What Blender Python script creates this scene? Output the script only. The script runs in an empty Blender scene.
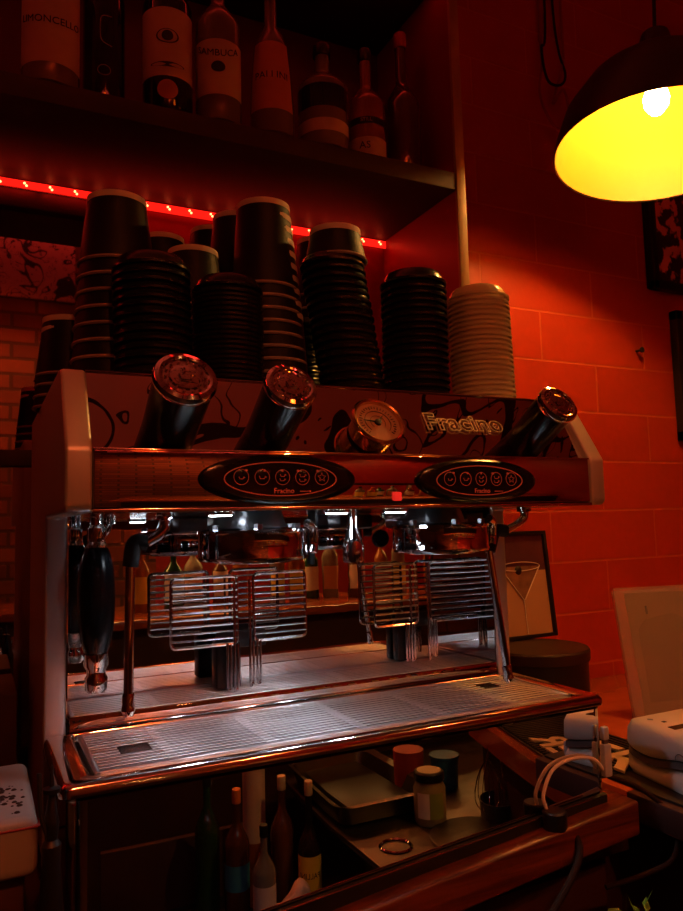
import bpy, bmesh, math, random
from mathutils import Vector, Matrix
random.seed(7)
S = bpy.context.scene
COL = S.collection
PI = math.pi
V = Vector
ORG = {}

# ------------------------------------------------------------------ materials
def newmat(name):
    m = bpy.data.materials.new(name); m.use_nodes = True
    return m, m.node_tree.nodes, m.node_tree.links, m.node_tree.nodes['Principled BSDF']

def mat(name, col, rough=.5, metal=0., noise=0., nscale=40., bump=0., coat=0., trans=0., ior=1.45, emit=None, estr=0., alpha=1., rvar=0., spec=.5):
    m, N, L, b = newmat(name)
    b.inputs['Specular IOR Level'].default_value = spec
    b.inputs['Base Color'].default_value = (*col, 1)
    b.inputs['Roughness'].default_value = rough
    b.inputs['Metallic'].default_value = metal
    b.inputs['Coat Weight'].default_value = coat
    b.inputs['Coat Roughness'].default_value = .06
    b.inputs['Transmission Weight'].default_value = trans
    b.inputs['IOR'].default_value = ior
    b.inputs['Alpha'].default_value = alpha
    if emit:
        b.inputs['Emission Color'].default_value = (*emit, 1)
        b.inputs['Emission Strength'].default_value = estr
    tc = N.new('ShaderNodeTexCoord')
    n = N.new('ShaderNodeTexNoise'); n.inputs['Scale'].default_value = nscale; n.inputs['Detail'].default_value = 4
    L.new(tc.outputs['Object'], n.inputs['Vector'])
    if noise > 0:
        mx = N.new('ShaderNodeMix'); mx.data_type = 'RGBA'
        mx.inputs['A'].default_value = (*[c*(1-noise) for c in col], 1)
        mx.inputs['B'].default_value = (*[min(1, c*(1+noise)) for c in col], 1)
        L.new(n.outputs['Fac'], mx.inputs['Factor']); L.new(mx.outputs['Result'], b.inputs['Base Color'])
    if rvar > 0:
        mr = N.new('ShaderNodeMapRange'); mr.inputs['From Min'].default_value = .3; mr.inputs['From Max'].default_value = .7
        mr.inputs['To Min'].default_value = rough; mr.inputs['To Max'].default_value = rough + rvar
        L.new(n.outputs['Fac'], mr.inputs['Value']); L.new(mr.outputs['Result'], b.inputs['Roughness'])
    if bump > 0:
        bp = N.new('ShaderNodeBump'); bp.inputs['Strength'].default_value = bump; bp.inputs['Distance'].default_value = .002
        L.new(n.outputs['Fac'], bp.inputs['Height']); L.new(bp.outputs['Normal'], b.inputs['Normal'])
    return m

MM = {}
MM['mirror'] = mat('polished_steel', (.78, .76, .75), .008, 1)
MM['mirror2'] = mat('polished_steel_wavy', (.8, .79, .78), .012, 1, nscale=5, bump=.12)
MM['chrome'] = mat('chrome', (.86, .86, .88), .05, 1)
MM['wire'] = mat('chrome_wire', (.8, .8, .82), .13, 1)
MM['grille'] = mat('brushed_grille_steel', (.76, .75, .76), .33, 1)
MM['rimsteel'] = mat('tray_rim_steel', (.75, .73, .72), .1, 1)
MM['satin'] = mat('satin_steel', (.62, .56, .54), .4, .6, nscale=30, rvar=.05)
MM['darksteel'] = mat('dark_steel', (.08, .08, .085), .3, .8)
MM['cast'] = mat('cast_group_metal', (.25, .25, .27), .28, 1, nscale=50, bump=.2)
MM['blackgloss'] = mat('black_gloss_plastic', (.007, .007, .007), .2)
MM['black'] = mat('black_plastic', (.012, .011, .011), .38)
MM['rubber'] = mat('black_rubber', (.015, .015, .015), .6)
MM['lid'] = mat('black_lid_plastic', (.01, .01, .01), .22)
MM['cup'] = mat('black_cup_paper', (.010, .006, .005), .5, noise=.2, spec=.2)
MM['cuprim'] = mat('pale_cup_rim_paper', (.72, .6, .52), .7)
MM['cliplip'] = mat('cup_lip_paper', (.3, .24, .21), .6)
MM['red_line'] = mat('red_print', (.7, .16, .1), .5, emit=(1, .12, .06), estr=.05)
MM['dial'] = mat('gauge_dial', (.42, .24, .15), .6)
MM['ink'] = mat('black_ink', (.01, .01, .01), .5)
MM['glass'] = mat('clear_glass', (1, 1, 1), .02, trans=1, ior=1.45)
MM['plasticclear'] = mat('clear_plastic', (1, .86, .6), .16, trans=.62, ior=1.35)
MM['acrylic'] = mat('acrylic_sheet', (.96, .94, .9), .05, trans=.85, ior=1.2)
MM['paperwhite'] = mat('white_paper', (.78, .74, .68), .7)
MM['card'] = mat('cream_card', (.44, .27, .16), .6, noise=.06, nscale=8)
MM['white_plastic'] = mat('white_plastic', (.72, .68, .64), .3)
MM['grey_plastic'] = mat('grey_plastic', (.12, .1, .1), .3)
MM['bluewhite'] = mat('pale_blue_plastic', (.5, .6, .75), .35)
MM['frameblack'] = mat('black_frame_wood', (.012, .01, .01), .35)
MM['shelfwood'] = mat('dark_stained_shelf_wood', (.045, .012, .008), .65, noise=.3, nscale=12)
MM['redpanel'] = mat('red_painted_panel', (.34, .02, .015), .45, noise=.12, nscale=8)
MM['edgewood'] = mat('bare_edge_wood', (.42, .24, .1), .5, noise=.3, nscale=30)
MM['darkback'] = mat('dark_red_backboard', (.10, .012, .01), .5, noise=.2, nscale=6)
MM['counter'] = mat('varnished_wood_counter', (.30, .07, .025), .14, noise=.35, nscale=14, coat=.5)
MM['ceil'] = mat('dark_plaster', (.05, .02, .015), .8)
MM['floor'] = mat('dark_floor_tile', (.03, .022, .02), .4, noise=.3, nscale=9)
MM['mat_rubber'] = mat('bar_mat_rubber', (.015, .014, .013), .5)
MM['mat_print'] = mat('bar_mat_cream_lettering', (.72, .55, .35), .5)
MM['yellow'] = mat('yellow_label', (.75, .5, .04), .5)
MM['green'] = mat('green_label', (.25, .33, .06), .5)
MM['bluelabel'] = mat('blue_label', (.04, .22, .36), .5)
MM['redlabel'] = mat('red_label', (.3, .03, .02), .5)
MM['glassdark'] = mat('dark_bottle_glass', (.02, .012, .008), .06, coat=.3)
MM['glassbrown'] = mat('brown_bottle_glass', (.09, .03, .012), .06, coat=.3)
MM['glassgreen'] = mat('green_bottle_glass', (.015, .05, .02), .06, coat=.3)
MM['glassfill'] = mat('clear_spirit_bottle', (.42, .34, .3), .05, trans=.55, ior=1.3)
MM['liquor'] = mat('amber_spirit', (.4, .12, .03), .06, trans=.3, coat=.3)
MM['label'] = mat('cream_bottle_label', (.66, .52, .44), .6, noise=.1, nscale=50)
MM['orangelabel'] = mat('orange_bottle_label', (.6, .24, .1), .6, noise=.1, nscale=50)
MM['brass'] = mat('brass', (.75, .5, .18), .2, 1)
MM['orange'] = mat('orange_plastic', (.8, .22, .03), .4)
MM['coffee'] = mat('coffee_grounds', (.03, .012, .006), .9, bump=.8, nscale=400)
MM['cable_white'] = mat('white_cable', (.9, .88, .85), .4)
MM['cable_brown'] = mat('brown_cable', (.02, .01, .007), .8, spec=.15)
MM['shade_out'] = mat('lamp_shade_black_enamel', (.03, .018, .01), .4)
MM['shade_in'] = mat('lamp_shade_gold_lining', (.42, .16, .003), .55, noise=.08, nscale=12)
MM['bulb'] = mat('bulb_glow', (1, .8, .4), .3, emit=(1, .62, .22), estr=90)
MM['led_tape'] = mat('led_tape_glow', (.6, .02, .01), .5, emit=(1, .012, .006), estr=1.25)
MM['led_dot'] = mat('led_dot_glow', (1, .3, .1), .5, emit=(1, .11, .035), estr=15)
MM['led_cool'] = mat('cool_work_lamp_glow', (1, 1, 1), .5, emit=(.8, .9, 1), estr=30)
MM['indicator'] = mat('red_indicator_glow', (.8, .05, .03), .4, emit=(1, .03, .02), estr=.5)
MM['cloth'] = mat('pale_pink_hand_standin', (.6, .42, .38), .9, bump=.5, nscale=60)
MM['jarfood'] = mat('jar_contents', (.3, .26, .12), .3, coat=.6, noise=.3, nscale=90)
MM['jarlid'] = mat('jar_lid_metal', (.7, .62, .42), .35, .6)
MM['steelsink'] = mat('sink_steel', (.13, .115, .09), .3, .9, nscale=30, rvar=.15)
MM['bluetub'] = mat('blue_tub', (.02, .11, .25), .4, noise=.6, nscale=70)
MM['leaf'] = mat('leaf_green', (.12, .28, .04), .5)

def wall_mat(name, brickcol, col2, mortar, bw, bh, ms, rough, bump=.6, off=(0, 0, 0), noise=.15, mortar_smooth=.3):
    m, N, L, b = newmat(name)
    tc = N.new('ShaderNodeTexCoord'); mp = N.new('ShaderNodeMapping')
    mp.inputs['Rotation'].default_value = (PI/2, 0, 0); mp.inputs['Location'].default_value = off
    L.new(tc.outputs['Object'], mp.inputs['Vector'])
    br = N.new('ShaderNodeTexBrick')
    br.inputs['Scale'].default_value = 1; br.inputs['Brick Width'].default_value = bw; br.inputs['Row Height'].default_value = bh
    br.inputs['Mortar Size'].default_value = ms; br.inputs['Mortar Smooth'].default_value = mortar_smooth
    br.inputs['Color1'].default_value = (*brickcol, 1); br.inputs['Color2'].default_value = (*col2, 1); br.inputs['Mortar'].default_value = (*mortar, 1)
    L.new(mp.outputs['Vector'], br.inputs['Vector'])
    nz = N.new('ShaderNodeTexNoise'); nz.inputs['Scale'].default_value = 9; nz.inputs['Detail'].default_value = 6
    L.new(tc.outputs['Object'], nz.inputs['Vector'])
    mr = N.new('ShaderNodeMapRange'); mr.inputs['To Min'].default_value = 1-noise; mr.inputs['To Max'].default_value = 1+noise
    L.new(nz.outputs['Fac'], mr.inputs['Value'])
    mx = N.new('ShaderNodeVectorMath'); mx.operation = 'SCALE'
    L.new(br.outputs['Color'], mx.inputs[0]); L.new(mr.outputs['Result'], mx.inputs['Scale'])
    L.new(mx.outputs['Vector'], b.inputs['Base Color'])
    inv = N.new('ShaderNodeMath'); inv.operation = 'SUBTRACT'; inv.inputs[0].default_value = 1
    L.new(br.outputs['Fac'], inv.inputs[1])
    n2 = N.new('ShaderNodeTexNoise'); n2.inputs['Scale'].default_value = 60; n2.inputs['Detail'].default_value = 5
    L.new(tc.outputs['Object'], n2.inputs['Vector'])
    ad = N.new('ShaderNodeMath'); ad.operation = 'MULTIPLY_ADD'; ad.inputs[1].default_value = .18
    L.new(n2.outputs['Fac'], ad.inputs[0]); L.new(inv.outputs[0], ad.inputs[2])
    bp = N.new('ShaderNodeBump'); bp.inputs['Strength'].default_value = bump; bp.inputs['Distance'].default_value = .006
    L.new(ad.outputs[0], bp.inputs['Height']); L.new(bp.outputs['Normal'], b.inputs['Normal'])
    b.inputs['Roughness'].default_value = rough
    return m

# block wall: joints measured at Y=.63, course .1245, length .376
MM['block'] = wall_mat('red_painted_block', (.46, .037, .009), (.43, .033, .008), (.52, .085, .03), .372, .1308, .0030, .42, .55, off=(0, 0, 0), noise=.08)
MM['brick'] = wall_mat('warm_brick', (.26, .08, .035), (.13, .035, .018), (.08, .04, .025), .30, .102, .012, .8, .8)

def lineart_mat(name, paper, scale, thick, seed):
    m, N, L, b = newmat(name)
    tc = N.new('ShaderNodeTexCoord'); mp = N.new('ShaderNodeMapping'); mp.inputs['Location'].default_value = (seed, seed*.7, seed*.3)
    L.new(tc.outputs['Object'], mp.inputs['Vector'])
    prev = None
    for sc, th, dst in ((scale, thick, 1.2), (scale*2.1, thick*.7, 2.)):
        nz = N.new('ShaderNodeTexNoise'); nz.inputs['Scale'].default_value = sc; nz.inputs['Detail'].default_value = .6; nz.inputs['Distortion'].default_value = dst
        L.new(mp.outputs['Vector'], nz.inputs['Vector'])
        a = N.new('ShaderNodeMath'); a.operation = 'MULTIPLY'; a.inputs[1].default_value = 3.2; L.new(nz.outputs['Fac'], a.inputs[0])
        f = N.new('ShaderNodeMath'); f.operation = 'FRACT'; L.new(a.outputs[0], f.inputs[0])
        s = N.new('ShaderNodeMath'); s.operation = 'GREATER_THAN'; s.inputs[1].default_value = th; L.new(f.outputs[0], s.inputs[0])
        if prev:
            mu = N.new('ShaderNodeMath'); mu.operation = 'MULTIPLY'; L.new(prev.outputs[0], mu.inputs[0]); L.new(s.outputs[0], mu.inputs[1]); prev = mu
        else: prev = s
    mx = N.new('ShaderNodeMix'); mx.data_type = 'RGBA'
    mx.inputs['A'].default_value = (.02, .012, .012, 1); mx.inputs['B'].default_value = (*paper, 1)
    L.new(prev.outputs[0], mx.inputs['Factor']); L.new(mx.outputs['Result'], b.inputs['Base Color'])
    b.inputs['Roughness'].default_value = .6
    return m
MM['lineart'] = lineart_mat('pink_line_drawing_paper', (.75, .42, .4), 1.7, .10, 3.3)
MM['lineposter'] = lineart_mat('pink_line_drawing_print', (.75, .4, .4), 5.5, .12, 8.1)
def blotch_mat(name, c1, c2, scale, edge):
    m, N, L, b = newmat(name)
    tc = N.new('ShaderNodeTexCoord'); nz = N.new('ShaderNodeTexNoise'); nz.inputs['Scale'].default_value = scale; nz.inputs['Detail'].default_value = 5
    L.new(tc.outputs['Object'], nz.inputs['Vector'])
    cr = N.new('ShaderNodeValToRGB'); cr.color_ramp.elements[0].position = edge-.02; cr.color_ramp.elements[1].position = edge+.02
    cr.color_ramp.elements[0].color = (*c1, 1); cr.color_ramp.elements[1].color = (*c2, 1)
    L.new(nz.outputs['Fac'], cr.inputs['Fac']); L.new(cr.outputs['Color'], b.inputs['Base Color']); b.inputs['Roughness'].default_value = .3
    return m
MM['halftone'] = blotch_mat('pink_and_black_print', (.03, .012, .015), (.85, .33, .42), 18, .52)
MM['woodbeam'] = None
def beam_mat():
    m, N, L, b = newmat('varnished_red_wood_beam')
    tc = N.new('ShaderNodeTexCoord'); mp = N.new('ShaderNodeMapping'); mp.inputs['Scale'].default_value = (2, 30, 30)
    L.new(tc.outputs['Object'], mp.inputs['Vector'])
    nz = N.new('ShaderNodeTexNoise'); nz.inputs['Scale'].default_value = 3; nz.inputs['Detail'].default_value = 7; nz.inputs['Distortion'].default_value = .6
    L.new(mp.outputs['Vector'], nz.inputs['Vector'])
    cr = N.new('ShaderNodeValToRGB'); cr.color_ramp.elements[0].position = .3; cr.color_ramp.elements[1].position = .75
    cr.color_ramp.elements[0].color = (.05, .008, .003, 1); cr.color_ramp.elements[1].color = (.24, .055, .014, 1)
    L.new(nz.outputs['Fac'], cr.inputs['Fac']); L.new(cr.outputs['Color'], b.inputs['Base Color'])
    n2 = N.new('ShaderNodeTexNoise'); n2.inputs['Scale'].default_value = 120; L.new(tc.outputs['Object'], n2.inputs['Vector'])
    bp = N.new('ShaderNodeBump'); bp.inputs['Strength'].default_value = .3; bp.inputs['Distance'].default_value = .002
    L.new(n2.outputs['Fac'], bp.inputs['Height']); L.new(bp.outputs['Normal'], b.inputs['Normal'])
    b.inputs['Roughness'].default_value = .3
    return m
MM['woodbeam'] = beam_mat()

# ------------------------------------------------------------------ mesh builder
def frame(axis):
    z = V(axis).normalized()
    x = V((0, 0, 1)).cross(z)
    if x.length < 1e-4: x = V((1, 0, 0))
    x.normalize(); y = z.cross(x)
    return x, y, z
class MB:
    def __init__(s): s.v = []; s.f = []
    def add(s, vs, fs):
        o = len(s.v); s.v += [V(p) for p in vs]; s.f += [tuple(i+o for i in f) for f in fs]; return s
    def box(s, x0, x1, y0, y1, z0, z1, bev=0., seg=2, M=None):
        bm = bmesh.new(); bmesh.ops.create_cube(bm, size=1)
        for v in bm.verts: v.co = V(((x0+x1)/2+v.co.x*(x1-x0), (y0+y1)/2+v.co.y*(y1-y0), (z0+z1)/2+v.co.z*(z1-z0)))
        if bev > 0: bmesh.ops.bevel(bm, geom=bm.edges[:], offset=bev, segments=seg, profile=.5, affect='EDGES')
        return s.bm(bm, M)
    def bm(s, bm, M=None):
        bm.verts.index_update()
        vs = [(M @ v.co if M else v.co.copy()) for v in bm.verts]; fs = [[v.index for v in f.verts] for f in bm.faces]
        bm.free(); return s.add(vs, fs)
    def lathe(s, prof, c=(0, 0, 0), axis=(0, 0, 1), n=32, closed=False):
        x, y, z = frame(axis) if tuple(axis) != (0, 0, 1) else (V((1, 0, 0)), V((0, 1, 0)), V((0, 0, 1)))
        c = V(c); vs = []; fs = []; rows = []
        for r, h in prof:
            if r < 1e-6: rows.append([len(vs)]); vs.append(c+z*h)
            else:
                rows.append(list(range(len(vs), len(vs)+n)))
                for k in range(n):
                    a = 2*PI*k/n; vs.append(c+x*(r*math.cos(a))+y*(r*math.sin(a))+z*h)
        pr = list(zip(rows, rows[1:]))
        if closed: pr.append((rows[-1], rows[0]))
        for a, b in pr:
            for k in range(n):
                k2 = (k+1) % n
                if len(a) == 1 and len(b) == 1: continue
                if len(a) == 1: fs.append((a[0], b[k2], b[k]))
                elif len(b) == 1: fs.append((a[k], a[k2], b[0]))
                else: fs.append((a[k], a[k2], b[k2], b[k]))
        return s.add(vs, fs)
    def cyl(s, p, q, r, r2=None, n=20, bev=None):
        p, q = V(p), V(q); L = (q-p).length; r2 = r if r2 is None else r2
        b = bev if bev is not None else min(r, r2, L)*.12
        return s.lathe([(0, 0), (r-b, 0), (r, b), (r2, L-b), (r2-b, L), (0, L)], p, (q-p), n)
    def tube(s, pts, r, n=10, closed=False, caps=True):
        pts = [V(p) for p in pts]; N = len(pts); vs = []; fs = []
        rs = r if isinstance(r, (list, tuple)) else [r]*N
        up = None
        for i, p in enumerate(pts):
            if closed: t = pts[(i+1) % N]-pts[i-1]
            else: t = pts[min(i+1, N-1)]-pts[max(i-1, 0)]
            t.normalize()
            if up is None:
                up = V((0, 0, 1)) if abs(t.z) < .9 else V((1, 0, 0))
            x = up.cross(t).normalized(); up = t.cross(x)
            for k in range(n):
                a = 2*PI*k/n; vs.append(p+x*(rs[i]*math.cos(a))+up*(rs[i]*math.sin(a)))
        for i in range(N if closed else N-1):
            j = (i+1) % N
            for k in range(n):
                k2 = (k+1) % n; fs.append((i*n+k, i*n+k2, j*n+k2, j*n+k))
        if caps and not closed:
            fs.append(tuple(range(n-1, -1, -1))); fs.append(tuple((N-1)*n+k for k in range(n)))
        return s.add(vs, fs)
    def prism(s, poly, a0, a1, axis='x'):
        # poly: list of 2D; extruded along axis. x: (y,z); y: (x,z); z: (x,y)
        def P(u, v, a): return {'x': (a, u, v), 'y': (u, a, v), 'z': (u, v, a)}[axis]
        n = len(poly); vs = [P(u, v, a0) for u, v in poly]+[P(u, v, a1) for u, v in poly]
        fs = [tuple(range(n)), tuple(range(2*n-1, n-1, -1))]
        for i in range(n): j = (i+1) % n; fs.append((i, i+n, j+n, j))
        return s.add(vs, fs)
    def build(s, name, m, parent=None, smooth=35, keep=False):
        me = bpy.data.meshes.new(name)
        o = bpy.data.objects.new(name, me); COL.objects.link(o)
        off = V((0, 0, 0))
        if parent is not None: off = ORG[parent.name]; o.parent = parent
        ORG[o.name] = off.copy()
        if parent is None and not keep and s.v:
            lo = V([min(v[i] for v in s.v) for i in range(3)]); hi = V([max(v[i] for v in s.v) for i in range(3)])
            off = V(((lo.x+hi.x)/2, (lo.y+hi.y)/2, lo.z)); o.location = off; ORG[o.name] = off
        me.from_pydata([tuple(v-off) for v in s.v], [], s.f)
        bm = bmesh.new(); bm.from_mesh(me)
        bmesh.ops.remove_doubles(bm, verts=bm.verts, dist=1e-6)
        bmesh.ops.recalc_face_normals(bm, faces=bm.faces); bm.to_mesh(me); bm.free()
        for p in me.polygons: p.use_smooth = True
        me.set_sharp_from_angle(angle=math.radians(smooth))
        me.materials.append(MM[m] if isinstance(m, str) else m)
        return o
def bez(pts, n=10):
    # catmull-rom through pts
    pts = [V(p) for p in pts]; P = [pts[0]*2-pts[1]]+pts+[pts[-1]*2-pts[-2]]; out = []
    for i in range(1, len(P)-2):
        a, b, c, d = P[i-1:i+3]
        for k in range(n):
            t = k/n; out.append(.5*((2*b)+(c-a)*t+(2*a-5*b+4*c-d)*t*t+(3*b-a-3*c+d)*t**3))
    out.append(pts[-1]); return out
def root(name, loc, label, cat, group=None, rz=0.):
    o = bpy.data.objects.new(name, None); COL.objects.link(o); o.location = loc; o.rotation_euler = (0, 0, rz)
    o.empty_display_size = .03
    ORG[o.name] = V(loc); tag(o, label, cat, group); return o
def lroot(name, loc, label, cat, group=None, rot=(0, 0, 0)):
    # root whose parts are authored in LOCAL coordinates
    o = root(name, loc, label, cat, group); o.rotation_euler = rot; ORG[o.name] = V((0, 0, 0)); return o
def tag(o, label=None, cat=None, group=None, kind=None):
    if label: o['label'] = label
    if cat: o['category'] = cat
    if group: o['group'] = group
    if kind: o['kind'] = kind
    return o
def struct(o): o['kind'] = 'structure'; return o
def copy_tree(o, parent=None):
    c = o.copy(); COL.objects.link(c)
    if parent is not None: c.parent = parent; c.matrix_parent_inverse = Matrix()
    for ch in list(o.children): copy_tree(ch, c)
    return c
def text_flat(txt, size, depth=.0006, bold=0., align='CENTER'):
    c = bpy.data.curves.new('t', 'FONT'); c.body = txt; c.size = size; c.extrude = depth; c.align_x = align; c.align_y = 'CENTER'; c.offset = bold
    c.resolution_u = 3
    o = bpy.data.objects.new('t', c); COL.objects.link(o)
    bpy.context.view_layer.update()
    me = bpy.data.meshes.new_from_object(o.evaluated_get(bpy.context.evaluated_depsgraph_get()))
    vs = [v.co.copy() for v in me.vertices]; fs = [tuple(p.vertices) for p in me.polygons]
    bpy.data.objects.remove(o); bpy.data.curves.remove(c); bpy.data.meshes.remove(me)
    return vs, fs
def text_at(mb, txt, size, origin, xdir, ydir, depth=.0006, bold=0., align='CENTER'):
    vs, fs = text_flat(txt, size, depth, bold, align)
    x = V(xdir).normalized(); y = V(ydir).normalized(); z = x.cross(y); o = V(origin)
    return mb.add([o+x*v.x+y*v.y+z*v.z for v in vs], fs)
def text_cyl(mb, txt, size, r, z, ang, c=(0, 0, 0), bold=.0, arc=0.):
    vs, fs = text_flat(txt, size, .0003, bold); c = V(c); out = []
    for v in vs:
        dz = v.y - arc*v.x*v.x
        a = ang+v.x/r; rr = r+.0006+v.z
        out.append(c+V((rr*math.cos(a), rr*math.sin(a), z+dz)))
    return mb.add(out, fs)
def light(name, kind, loc, energy, col, **kw):
    l = bpy.data.lights.new(name, kind); l.energy = energy; l.color = col
    rot = kw.pop('rot', None); 
    for k, v in kw.items(): setattr(l, k, v)
    o = bpy.data.objects.new(name, l); COL.objects.link(o); o.location = loc
    if rot: o.rotation_euler = rot
    return o

# ------------------------------------------------------------------ camera (measured)
def camera():
    yaw, pitch, roll, f = 0.46, 0.0943, -0.0269, 736.78
    cy, sy, cp, sp = math.cos(yaw), math.sin(yaw), math.cos(pitch), math.sin(pitch)
    fw = V((sy*cp, cy*cp, sp)); r = V((cy, -sy, 0)); u = r.cross(fw)
    r2 = r*math.cos(roll)+u*math.sin(roll); u2 = -r*math.sin(roll)+u*math.cos(roll)
    cam = bpy.data.cameras.new('camera'); o = bpy.data.objects.new('camera', cam); COL.objects.link(o)
    m = Matrix((r2, u2, -fw)).transposed().to_4x4(); m.translation = V((-.0796, -.8256, .2573)); o.matrix_world = m
    cam.sensor_fit = 'HORIZONTAL'; cam.sensor_width = 36; cam.lens = f/683*36; cam.clip_start = .02; cam.clip_end = 50
    S.camera = o
camera()

# ------------------------------------------------------------------ the room
def plane_box(name, m, *b):
    o = MB().box(*b).build(name, m, keep=True); struct(o); return o
plane_box('floor', 'floor', -2.6, 3.6, -3.2, .63, -1.1, -1.05)
plane_box('ceiling', 'lineart', -2.6, 3.6, -3.2, .75, 2.45, 2.5)
plane_box('wall_left', 'ceil', -2.7, -2.6, -3.2, .75, -1.05, 2.45)
plane_box('wall_right', 'redpanel', 3.6, 3.7, -3.2, .75, -1.05, 2.45)
o = MB().box(.307, 3.112, 0, .1, 0, 3.6).build('wall_back', 'block', keep=True); o.location = (.488, .63, .802-15*.1308); struct(o)
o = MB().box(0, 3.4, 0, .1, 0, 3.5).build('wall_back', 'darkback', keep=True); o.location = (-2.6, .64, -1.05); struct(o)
o = MB().box(0, 3.5, 0, .1, 0, 3.5).build('wall_front', 'brick', keep=True); o.location = (-2.6, -3.2, -1.05); struct(o)
o = MB().box(0, 2.7, 0, .1, 0, 3.5).build('wall_front', 'redpanel', keep=True); o.location = (.9, -3.2, -1.05); struct(o)

# counters that carry the machine (fixed joinery: setting)
o = MB().box(.80, 3.6, .02, .63, -.19, -.15, .003).build('trim_1', mat('wall_reflection_tinted_counter', (.55, .12, .04), .12, noise=.3, nscale=14, coat=.5), keep=True); struct(o)  # base colour raised to carry the red wall's reflection
o = MB().box(-2.6, .80, .02, .63, -.235, -.195, .002).build('trim_2', 'shelfwood', keep=True); struct(o)
o = MB().box(-2.6, 3.6, .10, .62, -1.05, -.236).build('trim_3', 'shelfwood', keep=True); struct(o)

# ------------------------------------------------------------------ espresso machine
W = .75; YP = -.0245; ZB = .2773; ZT = .3442; YT = .0345; ZT2 = .4393; XW = .0276; YC = .212; YM = .322; YB = .5
m_ = root('espresso_machine', (W/2, .25, -.19), 'large polished steel two group espresso machine with steam knobs and slotted drip tray', 'coffee machine')
# side frames with their thick satin front cheeks
for x0 in (0, W-XW):
    x1 = x0+XW
    prof = [(YP+.006, ZB), (YP, ZB+.006), (YP, ZT), (YT, ZT2), (YT+.02, ZT2+.003), (YB, ZT2+.003), (YB, -.15), (YC, -.15), (YC, ZB)]
    bm = bmesh.new()
    n = len(prof); a = [bm.verts.new((x0, y, z)) for y, z in prof]; b = [bm.verts.new((x1, y, z)) for y, z in prof]
    bm.faces.new(a); bm.faces.new(b[::-1])
    for i in range(n): bm.faces.new((a[i], b[i], b[(i+1) % n], a[(i+1) % n]))
    bmesh.ops.recalc_face_normals(bm, faces=bm.faces)
    bmesh.ops.bevel(bm, geom=bm.edges[:], offset=.004, segments=3, profile=.5, affect='EDGES')
    MB().bm(bm).build('side_frame', 'satin', m_)
# front mirror control panel
cp = MB().box(XW+.001, W-XW-.001, YP+.002, YP+.012, ZB+.004, ZT, .002).build('control_panel', 'mirror', m_)
MB().box(XW, W-XW, YP, YP+.012, ZB-.001, ZB+.0035, .001).build('panel_lower_trim', 'rimsteel', cp)
MB().box(XW, W-XW, YP+.0015, YP+.013, ZT-.001, ZT+.0015, .0007).build('panel_upper_trim', 'rimsteel', cp)
# sloping upper fascia
nrm = V((0, -.84975, .52718)); sl = V((0, YT-YP, ZT2-ZT)).normalized()
def on_slope(x, z, L=0.):
    y = YP+.012+(z-ZT)/(ZT2-ZT)*(YT-YP-.006); return V((x, y, z))+nrm*L
fa = MB(); q = [on_slope(XW, ZT), on_slope(W-XW, ZT), on_slope(W-XW, ZT2), on_slope(XW, ZT2)]
fa.add([*q, *[p-nrm*.006 for p in q]], [(0, 1, 2, 3), (7, 6, 5, 4), (0, 4, 5, 1), (1, 5, 6, 2), (2, 6, 7, 3), (3, 7, 4, 0)])
fas = fa.build('fascia', 'mirror2', m_)
MB().tube([on_slope(XW, ZT2, .0005), on_slope(W-XW, ZT2, .0005)], .0016, 8).build('fascia_edge', 'rimsteel', fas)
# body behind, cup shelf on top
MB().box(XW, W-XW, YT+.006, YB-.01, ZT2-.012, ZT2-.002, .002).build('cup_shelf', 'rimsteel', m_)
MB().box(XW, W-XW, YT+.04, YB-.012, ZB+.004, ZT2-.014).build('upper_body', 'darksteel', m_)
MB().box(XW, W-XW, YP+.013, YM, ZB+.0005, ZB+.0035).build('underside', 'rimsteel', m_)
bp_ = MB().box(XW, W-XW, YM, YM+.004, -.005, ZB).build('back_plate', 'mirror2', m_)
MB().box(XW+.0005, XW+.002, YC+.004, YM, .012, ZB).build('side_liner', 'mirror2', m_)
MB().box(W-XW-.002, W-XW-.0005, YC+.004, YM, .012, ZB).build('side_liner', 'mirror2', m_)
MB().box(XW, W-XW, YB-.02, YB-.012, -.15, ZB).build('rear_panel', 'darksteel', m_)

# drip tray
tr = MB()
def ringpoly(x0, x1, y0, y1, r, n=6):
    out = []
    for cx, cy, a0 in ((x1-r, y1-r, 0), (x0+r, y1-r, 90), (x0+r, y0+r, 180), (x1-r, y0+r, 270)):
        for k in range(n+1):
            a = math.radians(a0+90*k/n); out.append((cx+r*math.cos(a), cy+r*math.sin(a)))
    return out
outer = ringpoly(0, W, 0, YC-.002, .012); inner = ringpoly(.035, W-.035, .026, YC-.012, .004)
# shell: outer bottom, outer mid, outer top (rounded), inner top, inner well bottom
rings = [([p for p in ringpoly(.008, W-.008, .008, YC-.004, .01)], -.019), (outer, -.014), (outer, -.006), (ringpoly(.003, W-.003, .003, YC-.003, .011), -.001), (ringpoly(.007, W-.007, .007, YC-.005, .01), 0), (ringpoly(.03, W-.03, .022, YC-.01, .006), -.0005), (inner, -.005), (inner, -.014)]
vs = []; fs = []; n = len(outer)
for rg, z in rings: vs += [(x, y, z) for x, y in rg]
for i in range(len(rings)-1):
    for k in range(n): k2 = (k+1) % n; fs.append((i*n+k, i*n+k2, (i+1)*n+k2, (i+1)*n+k))
fs.append(tuple(range(n))); fs.append(tuple((len(rings)-1)*n+k for k in range(n)))
dt = tr.add(vs, fs).build('drip_tray', 'rimsteel', m_, smooth=50)
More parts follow.
